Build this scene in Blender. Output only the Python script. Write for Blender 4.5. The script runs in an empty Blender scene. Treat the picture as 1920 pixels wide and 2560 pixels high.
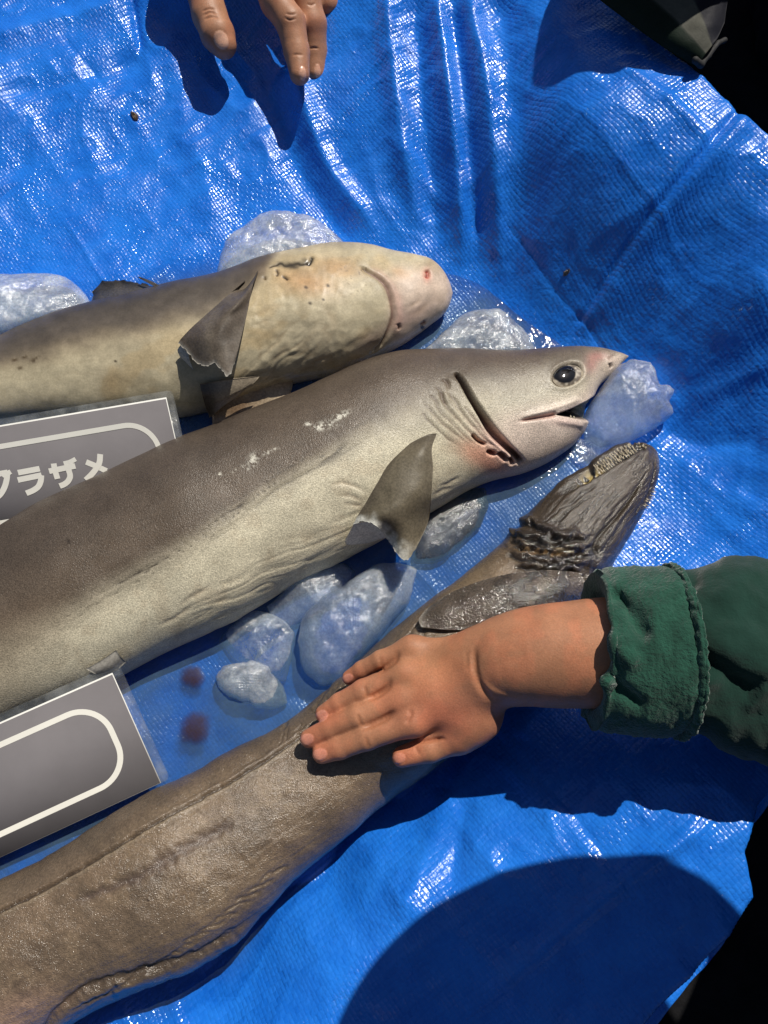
import bpy, math, random
import numpy as np
from mathutils import Vector
random.seed(7)
rng = np.random.default_rng(11)
SC = bpy.context.scene
COL = SC.collection

# ------------------------------------------------------------------ camera
H, TILT, F = 0.62, math.radians(18.0), 1884.0      # camera height, tilt off the vertical, focal length in photo pixels
ct, st = math.cos(TILT), math.sin(TILT)
cam_d = bpy.data.cameras.new('camera'); cam = bpy.data.objects.new('camera', cam_d); COL.objects.link(cam)
cam.location = (0, 0, H); cam.rotation_euler = (TILT, 0, 0)
cam_d.sensor_fit = 'HORIZONTAL'; cam_d.sensor_width = 36.0
cam_d.lens = 36.0 * F / 1920.0
cam_d.clip_start = 0.01; cam_d.clip_end = 200
SC.camera = cam

# ------------------------------------------------------------------ light
SUN_EL = math.radians(55)
SUN_AZ = math.radians(31)                           # clockwise from +Y
L = Vector((math.sin(SUN_AZ) * math.cos(SUN_EL), math.cos(SUN_AZ) * math.cos(SUN_EL), math.sin(SUN_EL)))
w = bpy.data.worlds.new('World'); SC.world = w; w.use_nodes = True
wn = w.node_tree
bg = wn.nodes['Background']
sky = wn.nodes.new('ShaderNodeTexSky'); sky.sky_type = 'NISHITA'; sky.sun_disc = False
sky.sun_elevation = SUN_EL; sky.sun_rotation = SUN_AZ
wn.links.new(sky.outputs[0], bg.inputs[0]); bg.inputs[1].default_value = 0.05
sd = bpy.data.lights.new('sun', 'SUN'); so = bpy.data.objects.new('sun', sd); COL.objects.link(so)
sd.energy = 5.0; sd.angle = math.radians(0.5); sd.color = (1.0, 0.94, 0.84)
so.rotation_euler = L.to_track_quat('Z', 'Y').to_euler()
so.location = (0.4, 1.4, 2.0)
SC.view_settings.view_transform = 'Standard'; SC.view_settings.look = 'None'
SC.view_settings.gamma = 1; SC.view_settings.use_curve_mapping = False
SC.view_settings.exposure = -0.22
SC.cycles.max_bounces = 10; SC.cycles.transparent_max_bounces = 16
SC.cycles.sample_clamp_indirect = 4.0
SC.cycles.use_denoising = True

# ------------------------------------------------------------------ pixel <-> place
def P(px, py, z):
    """point at height z on the ray through photo pixel (px, py); arrays welcome"""
    px = np.asarray(px, float); py = np.asarray(py, float); z = np.asarray(z, float)
    a = (px - 960) / F; b = (1280 - py) / F
    dx, dy, dz = a, st + b * ct, -ct + b * st
    k = (z - H) / dz
    return np.stack([dx * k, dy * k, np.broadcast_to(z, np.shape(k)) + 0 * k], -1)
def proj(v):
    v = np.asarray(v); y = v[..., 1]; z = v[..., 2] - H
    d = y * st - z * ct
    return 960 + F * v[..., 0] / d, 1280 - F * (y * ct + z * st) / d, d
def px2m(px, py, z, n):                              # n photo pixels at that point, in metres
    return n * float(proj(P(px, py, z))[2]) / F

# ------------------------------------------------------------------ noise
def _h(*c):
    n = np.zeros(np.shape(c[0]), np.uint32)
    for i, q in enumerate(c):
        n = n * np.uint32(747796405) + (q.astype(np.int64) & 0xffffffff).astype(np.uint32) * np.uint32((2654435761, 2246822519, 3266489917)[i % 3])
        n ^= n >> np.uint32(15); n = n * np.uint32(2246822519); n ^= n >> np.uint32(13)
    return n.astype(np.float64) / 4294967295.0
def noise2(x, y, s=0):
    xi, yi = np.floor(x), np.floor(y); fx, fy = x - xi, y - yi
    fx = fx * fx * fx * (fx * (fx * 6 - 15) + 10); fy = fy * fy * fy * (fy * (fy * 6 - 15) + 10)
    xi = xi.astype(np.int64) + 1000 + s * 131; yi = yi.astype(np.int64) + 1000
    a, b, c, d = _h(xi, yi), _h(xi + 1, yi), _h(xi, yi + 1), _h(xi + 1, yi + 1)
    return ((a * (1 - fx) + b * fx) * (1 - fy) + (c * (1 - fx) + d * fx) * fy) * 2 - 1
def noise3(x, y, z, s=0):
    zi = np.floor(z); fz = z - zi; fz = fz * fz * (3 - 2 * fz)
    xi, yi = np.floor(x), np.floor(y); fx, fy = x - xi, y - yi
    fx = fx * fx * (3 - 2 * fx); fy = fy * fy * (3 - 2 * fy)
    xi = xi.astype(np.int64) + 1000 + s * 131; yi = yi.astype(np.int64) + 1000; zi = zi.astype(np.int64) + 1000
    r = 0
    for k, wz in ((0, 1 - fz), (1, fz)):
        r = r + wz * ((_h(xi, yi, zi + k) * (1 - fx) + _h(xi + 1, yi, zi + k) * fx) * (1 - fy) + (_h(xi, yi + 1, zi + k) * (1 - fx) + _h(xi + 1, yi + 1, zi + k) * fx) * fy)
    return r * 2 - 1
def fbm2(x, y, o=4, s=0):
    return sum(noise2(x * 2 ** i, y * 2 ** i, s + i) / 2 ** i for i in range(o))
def ridge2(x, y, s=0): return 1 - np.abs(noise2(x, y, s)) * 2
def sst(a, b, x):
    t = np.clip((x - a) / (b - a), 0, 1); return t * t * (3 - 2 * t)
def lin(r, g, b):
    f = lambda c: (c / 255 / 12.92) if c / 255 < 0.04045 else ((c / 255 + 0.055) / 1.055) ** 2.4
    return np.array([f(r), f(g), f(b)])

# ------------------------------------------------------------------ polylines
def crom(pts, n):
    """Catmull-Rom resample along chord length"""
    pts = np.asarray(pts, float)
    d = np.r_[0, np.cumsum(np.maximum(np.linalg.norm(np.diff(pts[:, :2], axis=0), axis=1), 1e-9))]; d /= d[-1]
    u = np.linspace(0, 1, n) if np.isscalar(n) else n
    m = np.gradient(pts, d, axis=0) if len(pts) > 2 else np.repeat((pts[1:] - pts[:1]), 2, 0)
    i = np.clip(np.searchsorted(d, u, side='right') - 1, 0, len(d) - 2)
    hh = (d[i + 1] - d[i])[:, None]; t = ((u - d[i]) / (d[i + 1] - d[i]))[:, None]
    return ((2 * t ** 3 - 3 * t ** 2 + 1) * pts[i] + (t ** 3 - 2 * t ** 2 + t) * hh * m[i] + (-2 * t ** 3 + 3 * t ** 2) * pts[i + 1] + (t ** 3 - t ** 2) * hh * m[i + 1])
def pld(U, V, pts):
    """distance to a polyline, place along it 0..1, signed side"""
    pts = np.asarray(pts, float); best = np.full(U.shape, 1e9); tt = np.zeros(U.shape); sg = np.zeros(U.shape)
    seg = np.linalg.norm(np.diff(pts[:, :2], axis=0), axis=1); cum = np.r_[0, np.cumsum(seg)]; tot = cum[-1]
    for i in range(len(pts) - 1):
        ax, ay = pts[i, :2]; bx, by = pts[i + 1, :2]; dx, dy = bx - ax, by - ay; q = dx * dx + dy * dy + 1e-12
        t = np.clip(((U - ax) * dx + (V - ay) * dy) / q, 0, 1)
        ex, ey = U - ax - t * dx, V - ay - t * dy; d = np.hypot(ex, ey)
        m = d < best
        best = np.where(m, d, best); tt = np.where(m, (cum[i] + t * seg[i]) / tot, tt); sg = np.where(m, np.sign(dx * ey - dy * ex), sg)
    return best, tt, sg
def inpoly(U, V, poly):
    poly = np.asarray(poly, float); r = np.zeros(U.shape, bool); j = len(poly) - 1
    for i in range(len(poly)):
        xi, yi = poly[i]; xj, yj = poly[j]
        c = ((yi > V) != (yj > V)) & (U < (xj - xi) * (V - yi) / (yj - yi + 1e-12) + xi)
        r ^= c; j = i
    return r

# ------------------------------------------------------------------ objects
def tag(o, label=None, cat=None, group=None, kind=None):
    if label: o['label'] = label
    if cat: o['category'] = cat
    if group: o['group'] = group
    if kind: o['kind'] = kind
    return o
def empty(name, loc):
    o = bpy.data.objects.new(name, None); o.location = tuple(float(c) for c in loc); o.empty_display_size = 0.02; COL.objects.link(o); return o
def mesh_obj(name, V, Fc, mat, parent=None, col=None, uv=None, smooth=True, up=False):
    V = np.asarray(V, float).reshape(-1, 3)
    Fc = [np.asarray(f, np.int32) for f in (Fc if isinstance(Fc, list) else [Fc])]
    # outward (or upward) facing winding
    sgn = 0.; mid_ = V.mean(0)
    for f in Fc:
        if not len(f): continue
        for k_ in range(1, f.shape[1] - 1):
            a_, b_, c_ = V[f[:, 0]] - mid_, V[f[:, k_]] - mid_, V[f[:, k_ + 1]] - mid_
            nr_ = np.cross(b_ - a_, c_ - a_); sgn += nr_[:, 2].sum() if up else (nr_ * a_).sum()
    if sgn < 0: Fc = [f[:, ::-1] for f in Fc]
    off = np.array(parent_world(parent)) if parent is not None else (V.min(0) + V.max(0)) / 2 * np.array([1, 1, 0])
    me = bpy.data.meshes.new(name)
    me.vertices.add(len(V)); me.vertices.foreach_set('co', (V - off).astype(np.float32).ravel())
    Fc = [f for f in Fc if len(f)]
    nl = sum(f.size for f in Fc); npoly = sum(len(f) for f in Fc)
    me.loops.add(nl); me.polygons.add(npoly)
    li = np.concatenate([np.ascontiguousarray(f).ravel() for f in Fc]); me.loops.foreach_set('vertex_index', li)
    lens = np.concatenate([np.full(len(f), f.shape[1], np.int32) for f in Fc])
    me.polygons.foreach_set('loop_start', np.r_[0, np.cumsum(lens)[:-1]].astype(np.int32))
    me.update(calc_edges=True)
    if smooth: me.polygons.foreach_set('use_smooth', np.ones(npoly, bool))
    if col is not None:
        a = me.color_attributes.new('pig', 'FLOAT_COLOR', 'POINT')
        c = np.ones((len(V), 4), np.float32); c[:, :col.shape[1]] = col; a.data.foreach_set('color', c.ravel())
    if uv is not None:
        u = me.uv_layers.new(name='UVMap'); u.data.foreach_set('uv', np.asarray(uv, np.float32)[li].ravel())
    me.validate(clean_customdata=False)
    o = bpy.data.objects.new(name, me); COL.objects.link(o)
    if mat is not None: me.materials.append(mat)
    if parent is not None: o.parent = parent
    else: o.location = off
    return o
def parent_world(p):
    l = Vector(p.location)
    if p.parent is not None: l = l + Vector(parent_world(p.parent))
    return l
def grid_faces(n, m, wrap=False):
    i = np.arange(n - 1)[:, None]; j = np.arange(m if wrap else m - 1)[None, :]; j2 = (j + 1) % m
    return np.stack([i * m + j, i * m + j2, (i + 1) * m + j2, (i + 1) * m + j], -1).reshape(-1, 4)
def grid_normals(G, wrap=False):
    if wrap: dv = np.roll(G, -1, 1) - np.roll(G, 1, 1)
    else: dv = np.gradient(G, axis=1)
    du = np.gradient(G, axis=0); n = np.cross(du, dv)
    return n / (np.linalg.norm(n, axis=-1, keepdims=True) + 1e-12)

# ------------------------------------------------------------------ materials
def newmat(name):
    m = bpy.data.materials.new(name); m.use_nodes = True; nt = m.node_tree
    for n in list(nt.nodes): nt.nodes.remove(n)
    out = nt.nodes.new('ShaderNodeOutputMaterial'); return m, nt, out
class N:
    """small node helper"""
    def __init__(s, nt): s.nt = nt
    def n(s, t, **k):
        x = s.nt.nodes.new(t)
        for a, b in k.items(): setattr(x, a, b)
        return x
    def set(s, node, key, v):
        if isinstance(v, bpy.types.NodeSocket): s.nt.links.new(v, node.inputs[key])
        else: node.inputs[key].default_value = v
    def math(s, op, a, b=None, c=None):
        x = s.n('ShaderNodeMath', operation=op)
        for i, v in enumerate((a, b, c)):
            if v is not None: s.set(x, i, v)
        return x.outputs[0]
    def noise(s, vec, scale, detail=2, rough=.5, dist=0):
        x = s.n('ShaderNodeTexNoise'); s.set(x, 'Scale', scale); s.set(x, 'Detail', detail); s.set(x, 'Roughness', rough); s.set(x, 'Distortion', dist)
        if vec is not None: s.set(x, 'Vector', vec)
        return x.outputs[0]
    def ramp(s, f, a, b, lo=0., hi=1.):
        x = s.n('ShaderNodeMapRange', interpolation_type='SMOOTHSTEP'); s.set(x, 0, f); s.set(x, 1, a); s.set(x, 2, b); s.set(x, 3, lo); s.set(x, 4, hi); return x.outputs[0]
    def mix(s, f, a, b, mode='MIX'):
        x = s.n('ShaderNodeMix', data_type='RGBA', blend_type=mode); s.set(x, 0, f); s.set(x, 6, a); s.set(x, 7, b); return x.outputs[2]
    def bump(s, h, strength, dist, normal=None):
        x = s.n('ShaderNodeBump'); s.set(x, 'Strength', strength); s.set(x, 'Distance', dist); s.set(x, 'Height', h)
        if normal is not None: s.set(x, 'Normal', normal)
        return x.outputs[0]
    def mapping(s, vec, scale=(1, 1, 1), rot=(0, 0, 0)):
        x = s.n('ShaderNodeMapping'); s.set(x, 'Vector', vec); s.set(x, 'Scale', scale); s.set(x, 'Rotation', rot); return x.outputs[0]
def c4(c): return (float(c[0]), float(c[1]), float(c[2]), 1.0)

def mat_tarp():
    m, nt, out = newmat('blue_woven_polyethylene'); k = N(nt)
    tc = k.n('ShaderNodeTexCoord').outputs['Object']
    wv = k.mapping(tc, (1, 1, 0), (0, 0, math.radians(-37)))
    # a gentle wander so that the tapes are not ruler straight
    wob = k.n('ShaderNodeTexNoise'); k.set(wob, 'Scale', 25.0); k.set(wob, 'Detail', 2.0); k.set(wob, 'Vector', wv)
    wsc = k.n('ShaderNodeVectorMath', operation='SCALE'); k.set(wsc, 0, wob.outputs[1]); k.set(wsc, 'Scale', 0.006)
    wad = k.n('ShaderNodeVectorMath', operation='ADD'); k.set(wad, 0, wv); k.set(wad, 1, wsc.outputs[0])
    sx = k.n('ShaderNodeSeparateXYZ'); k.set(sx, 0, wad.outputs[0])
    fq = 1 / 0.0030
    u = k.math('MULTIPLY', sx.outputs[0], fq); v = k.math('MULTIPLY', sx.outputs[1], fq * .8)
    a = k.math('ABSOLUTE', k.math('SINE', k.math('MULTIPLY', u, math.pi)))
    b = k.math('ABSOLUTE', k.math('SINE', k.math('MULTIPLY', v, math.pi)))
    chk = k.math('MODULO', k.math('ADD', k.math('FLOOR', u), k.math('FLOOR', v)), 2.0); chk = k.math('ABSOLUTE', chk)
    wa = k.math('ADD', k.math('MULTIPLY', k.math('POWER', a, .5), k.math('MULTIPLY_ADD', b, .5, .5)), 0.0)
    wb = k.math('ADD', k.math('MULTIPLY', k.math('POWER', b, .5), k.math('MULTIPLY_ADD', a, .5, .5)), -.25)
    hgt = k.math('ADD', k.math('MULTIPLY', wa, chk), k.math('MULTIPLY', wb, k.math('SUBTRACT', 1.0, chk)))
    cell = k.n('ShaderNodeTexWhiteNoise', noise_dimensions='2D')
    cv = k.n('ShaderNodeCombineXYZ'); k.set(cv, 0, k.math('FLOOR', u)); k.set(cv, 1, k.math('FLOOR', v)); k.set(cell, 0, cv.outputs[0])
    big = k.noise(tc, 14, 3, .6)
    n1 = k.noise(tc, 300, 2, .6); n2 = k.noise(tc, 75, 3, .65, .6)
    weave_amt = k.ramp(big, .3, .65, .45, 1.0)
    h1 = k.math('MULTIPLY', hgt, weave_amt)
    vor = k.n('ShaderNodeTexVoronoi', feature='F1'); k.set(vor, 'Scale', 42.0)
    dv = k.n('ShaderNodeVectorMath', operation='ADD'); k.set(dv, 0, k.mapping(wv, (1.0, .45, 1)))
    ds = k.n('ShaderNodeVectorMath', operation='SCALE'); k.set(ds, 0, wob.outputs[1]); k.set(ds, 'Scale', .05); k.set(dv, 1, ds.outputs[0])
    k.set(vor, 'Vector', dv.outputs[0])
    b1 = k.bump(vor.outputs[0], .35, .0030)
    b2 = k.bump(n2, .5, .0019, b1)
    b3 = k.bump(h1, .75, .00042, b2)
    b4 = k.bump(n1, .55, .0007, b3)
    tint = k.mix(k.ramp(k.noise(tc, 30, 5, .7), .3, .7), c4((.008, .138, .64)), c4((.016, .195, .78)))
    tint = k.mix(k.math('MULTIPLY', cell.outputs[0], .28), tint, c4((.025, .22, .82)))
    pb = k.n('ShaderNodeBsdfPrincipled'); k.set(pb, 'Base Color', tint); k.set(pb, 'Roughness', k.ramp(k.noise(tc, 18, 3, .65), .35, .65, .13, .34))
    k.set(pb, 'Specular IOR Level', .5); k.set(pb, 'Normal', b4)
    nt.links.new(pb.outputs[0], out.inputs[0]); return m

def mat_skin(name, grain=.12, gscale=900, bscale=1400, bdist=.00025, bstr=.5, rough=(.35, .55), spec=.5, stretch=None, coat=0., sss=0.):
    """pigment and any painted shading from the mesh attribute, grain and relief from noise; attribute alpha = wetness"""
    m, nt, out = newmat(name); k = N(nt)
    at = k.n('ShaderNodeAttribute', attribute_name='pig')
    tc = k.n('ShaderNodeTexCoord'); ob = tc.outputs['Object']
    g = k.ramp(k.noise(ob, gscale, 2, .6), .25, .75, 1 - grain, 1 + grain)
    g2 = k.ramp(k.noise(ob, 38, 4, .6), .3, .7, .86, 1.12)
    gg = k.math('MULTIPLY', g, g2)
    cg = k.n('ShaderNodeCombineXYZ')
    for i in range(3): k.set(cg, i, gg)
    colr = k.mix(1.0, at.outputs[0], cg.outputs[0], 'MULTIPLY')
    hN = k.bump(k.noise(ob, bscale, 2, .6), bstr, bdist)
    hN = k.bump(k.noise(ob, 230, 3, .55), .35, .0003, hN)
    if stretch:
        uvm = k.mapping(tc.outputs['UV'], stretch)
        hN = k.bump(k.noise(uvm, 1.0, 3, .6, .35), .45, .0005, hN)
    pb = k.n('ShaderNodeBsdfPrincipled'); k.set(pb, 'Base Color', colr); k.set(pb, 'Normal', hN)
    wet = at.outputs['Alpha']
    rr = k.ramp(k.noise(ob, 70, 3, .6), .3, .7, rough[0], rough[1])
    k.set(pb, 'Roughness', k.math('MULTIPLY_ADD', k.math('MULTIPLY', wet, rr), -.62, rr))
    k.set(pb, 'Specular IOR Level', k.math('MULTIPLY_ADD', wet, .45, spec))
    if coat: k.set(pb, 'Coat Weight', coat); k.set(pb, 'Coat Roughness', .12)
    if sss:
        k.set(pb, 'Subsurface Weight', sss); k.set(pb, 'Subsurface Radius', (1, .4, .22)); k.set(pb, 'Subsurface Scale', .006)
    nt.links.new(pb.outputs[0], out.inputs[0]); return m

def mat_plain(name, col, rough=.6, spec=.4, nscale=60, var=.15, bump=0., bscale=300, metallic=0., sheen=0.):
    m, nt, out = newmat(name); k = N(nt); ob = k.n('ShaderNodeTexCoord').outputs['Object']
    f = k.noise(ob, nscale, 4, .6)
    colr = k.mix(k.ramp(f, .3, .7), c4(np.array(col) * (1 - var)), c4(np.array(col) * (1 + var)))
    pb = k.n('ShaderNodeBsdfPrincipled'); k.set(pb, 'Base Color', colr); k.set(pb, 'Roughness', rough); k.set(pb, 'Specular IOR Level', spec); k.set(pb, 'Metallic', metallic)
    if sheen: k.set(pb, 'Sheen Weight', sheen); k.set(pb, 'Sheen Roughness', .5)
    if bump: k.set(pb, 'Normal', k.bump(k.noise(ob, bscale, 3, .6), .8, bump))
    nt.links.new(pb.outputs[0], out.inputs[0]); return m

def mat_ice(name, frost=(.25, .8), tint=(.82, .90, 1.0), white=(.62, .68, .75), fs=45):
    m, nt, out = newmat(name); k = N(nt); ob = k.n('ShaderNodeTexCoord').outputs['Object']
    n1 = k.noise(ob, fs, 5, .65, .4); n2 = k.noise(ob, 420, 3, .65); n3 = k.noise(ob, 950, 2, .65)
    fr = k.math('MULTIPLY', k.ramp(n1, .32, .68, frost[0], frost[1]), k.ramp(n2, .3, .75, .72, 1.18))
    nor = k.bump(n3, .9, .0005, k.bump(n2, .35, .00025))
    at = k.n('ShaderNodeAttribute', attribute_name='pig'); fr = k.math('MINIMUM', k.math('ADD', fr, at.outputs[2]), 1.0)
    tr = k.n('ShaderNodeBsdfTransparent'); k.set(tr, 0, c4(tint))
    mw = k.n('ShaderNodeBsdfPrincipled'); k.set(mw, 'Base Color', c4(white)); k.set(mw, 'Subsurface Weight', 1.0); k.set(mw, 'Subsurface Radius', (.8, .95, 1.1)); k.set(mw, 'Subsurface Scale', .012)
    k.set(mw, 'Roughness', .22); k.set(mw, 'Specular IOR Level', .35); k.set(mw, 'Normal', nor)
    body = k.n('ShaderNodeMixShader'); k.set(body, 0, fr); k.set(body, 1, tr.outputs[0]); k.set(body, 2, mw.outputs[0])
    gl = k.n('ShaderNodeBsdfGlossy'); k.set(gl, 'Roughness', .13); k.set(gl, 'Normal', nor); k.set(gl, 0, (1, 1, 1, 1))
    fn = k.n('ShaderNodeFresnel'); k.set(fn, 0, 1.36); k.set(fn, 'Normal', nor)
    front = k.math('SUBTRACT', 1.0, k.n('ShaderNodeNewGeometry').outputs['Backfacing'])
    mx = k.n('ShaderNodeMixShader'); k.set(mx, 0, k.math('MULTIPLY', k.math('ADD', fn.outputs[0], .03), front)); k.set(mx, 1, body.outputs[0]); k.set(mx, 2, gl.outputs[0])
    nt.links.new(mx.outputs[0], out.inputs[0]); return m

def mat_water():
    m, nt, out = newmat('murky_melt_water'); k = N(nt); ob = k.n('ShaderNodeTexCoord').outputs['Object']
    nor = k.bump(k.noise(ob, 55, 3, .6, .5), .5, .0022)
    nor = k.bump(k.noise(ob, 330, 2, .6), .4, .0004, nor)
    tr = k.n('ShaderNodeBsdfTransparent'); k.set(tr, 0, (.80, .87, .90, 1))
    df = k.n('ShaderNodeBsdfDiffuse'); k.set(df, 0, (.085, .15, .22, 1))
    at = k.n('ShaderNodeAttribute', attribute_name='pig')      # how deep and cloudy the melt water is
    fr = k.math('MULTIPLY', k.ramp(k.noise(ob, 22, 4, .6), .3, .7, .24, .55), at.outputs[2])
    b = k.n('ShaderNodeMixShader'); k.set(b, 0, fr); k.set(b, 1, tr.outputs[0]); k.set(b, 2, df.outputs[0])
    gl = k.n('ShaderNodeBsdfGlossy'); k.set(gl, 'Roughness', .06); k.set(gl, 'Normal', nor)
    fn = k.n('ShaderNodeFresnel'); k.set(fn, 0, 1.33); k.set(fn, 'Normal', nor)
    mx = k.n('ShaderNodeMixShader'); k.set(mx, 0, k.math('MULTIPLY', fn.outputs[0], k.ramp(at.outputs[2], 0.0, .35))); k.set(mx, 1, b.outputs[0]); k.set(mx, 2, gl.outputs[0])
    nt.links.new(mx.outputs[0], out.inputs[0]); return m

def mat_stain(name, col):
    m, nt, out = newmat(name); k = N(nt); tcn = k.n('ShaderNodeTexCoord'); ob = tcn.outputs['Object']
    at = k.n('ShaderNodeAttribute', attribute_name='pig')
    f = k.math('MULTIPLY', k.ramp(k.math('ADD', at.outputs[2], k.math('MULTIPLY', k.noise(ob, 90, 4, .6), .8)), .55, 1.35, 0, 1), .78)
    tr = k.n('ShaderNodeBsdfTransparent'); df = k.n('ShaderNodeBsdfPrincipled'); k.set(df, 'Base Color', c4(col)); k.set(df, 'Roughness', .35)
    mx = k.n('ShaderNodeMixShader'); k.set(mx, 0, f); k.set(mx, 1, tr.outputs[0]); k.set(mx, 2, df.outputs[0])
    nt.links.new(mx.outputs[0], out.inputs[0]); return m

def mat_film():
    m, nt, out = newmat('clear_laminate'); k = N(nt); ob = k.n('ShaderNodeTexCoord').outputs['Object']
    nor = k.bump(k.noise(ob, 120, 3, .6), .35, .0008)
    tr = k.n('ShaderNodeBsdfTransparent'); k.set(tr, 0, (.95, .96, .96, 1))
    df = k.n('ShaderNodeBsdfDiffuse'); k.set(df, 0, (.75, .77, .76, 1))
    b = k.n('ShaderNodeMixShader'); k.set(b, 0, k.ramp(k.noise(ob, 50, 4, .6), .35, .7, .04, .16)); k.set(b, 1, tr.outputs[0]); k.set(b, 2, df.outputs[0])
    gl = k.n('ShaderNodeBsdfGlossy'); k.set(gl, 'Roughness', .12); k.set(gl, 'Normal', nor)
    fn = k.n('ShaderNodeFresnel'); k.set(fn, 0, 1.45); k.set(fn, 'Normal', nor)
    mx = k.n('ShaderNodeMixShader'); front = k.math('SUBTRACT', 1.0, k.n('ShaderNodeNewGeometry').outputs['Backfacing']); k.set(mx, 0, k.math('MULTIPLY', fn.outputs[0], front)); k.set(mx, 1, b.outputs[0]); k.set(mx, 2, gl.outputs[0])
    nt.links.new(mx.outputs[0], out.inputs[0]); return m

# ================================================================== GROUND
M_ground = mat_plain('dark_asphalt', (.010, .010, .011), .95, .1, 40, .3, .002, 220)
mesh_obj('ground', [(-30, -30, -.02), (30, -30, -.02), (30, 30, -.02), (-30, 30, -.02)], [[[0, 1, 2, 3]]], M_ground, up=True)['kind'] = 'structure'

# ================================================================== TARP
CTRL = [  # photo pixel and height of the sheet there
 (100, 930, 0), (400, 1050, -.001), (700, 1000, -.002), (960, 1400, -.003), (560, 1650, -.003), (300, 1950, -.002), (60, 2280, 0), (1250, 1300, -.003), (1120, 840, -.001),
 (1400, 1250, 0), (820, 1650, -.003), (300, 2540, 0), (620, 2400, -.011), (840, 2160, -.013), (1010, 2000, -.012), (1190, 1870, .003), (-250, 1200, 0), (-250, 2000, 0), (-200, 2700, .01), (200, 2750, .012),
 (0, 700, .005), (300, 620, .006), (0, 400, .028), (330, 330, .022), (0, 180, .05), (0, 60, .052), (250, 100, .048), (250, 0, .055), (480, 100, .040), (520, 400, .018), (620, 0, .06), (640, 250, .036), (640, 520, .008), (900, 0, .085), (880, 300, .045), (930, 560, .012),
 (1040, 300, .060), (1050, 620, .012), (1200, 0, .105), (1200, 350, .07), (1250, 650, .02), (1400, 0, .13), (1450, 300, .122), (1500, 550, .086), (1420, 760, .026), (1360, 860, .002),
 (1600, 850, .032), (1560, 1100, .003), (1750, 400, .130), (1750, 650, .090), (1900, 700, .108), (1900, 950, .060), (1720, 1050, .018), (1900, 1200, .035), (1680, 1320, .004), (1900, 1400, .030), (1560, 1500, .002), (1800, 1600, .035), (1550, 1700, .018), (1750, 1850, .070),
 (1350, 1850, .028), (1500, 1950, .056), (1200, 2050, .034), (1000, 2250, .032), (930, 2140, .010), (1350, 2150, .056), (1600, 2100, .075), (1780, 2040, .085), (1560, 2200, .075), (1300, 2420, .055), (850, 2400, .028), (760, 2320, .008), (1000, 2520, .040), (700, 2560, .022), (1150, 2560, .045), (1700, 2300, .078), (1450, 2500, .06)]
RIM = [(1500, -60, .135), (1640, 100, .135), (1780, 215, .140), (1850, 285, .142), (1925, 338, .142), (2080, 520, .140), (2220, 900, .11), (2230, 1500, .09), (2080, 1800, .085), (1890, 2010, .086), (1860, 2130, .088), (1885, 2245, .084), (1820, 2335, .08), (1600, 2565, .066), (1350, 2830, .06), (700, 3000, .05), (0, 3050, .05), (-500, 2900, .04), (-600, 1500, .05), (-500, 500, .06), (-300, -80, .09), (500, -260, .12), (1100, -280, .14)]
def tps_fit(xy, z, lam=1e-5):
    n = len(xy); d = np.linalg.norm(xy[:, None] - xy[None], axis=-1); K = np.where(d > 0, d * d * np.log(d + 1e-12), 0) + lam * np.eye(n)
    A = np.zeros((n + 3, n + 3)); A[:n, :n] = K; A[:n, n] = 1; A[:n, n + 1:] = xy; A[n, :n] = 1; A[n + 1:, :n] = xy.T
    s = np.linalg.solve(A, np.r_[z, 0, 0, 0]); return xy, s
def tps_eval(fit, X, Y):
    xy, s = fit; n = len(xy); r = np.full(X.shape, s[n]) + s[n + 1] * X + s[n + 2] * Y
    for i in range(n):
        d2 = (X - xy[i, 0]) ** 2 + (Y - xy[i, 1]) ** 2; r += s[i] * .5 * d2 * np.log(d2 + 1e-12)
    return r
cp = np.array([P(*c) for c in CTRL + RIM]); TPS = tps_fit(cp[:, :2], cp[:, 2])
rimw = np.array([P(*c) for c in RIM])[:, :2]
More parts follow.
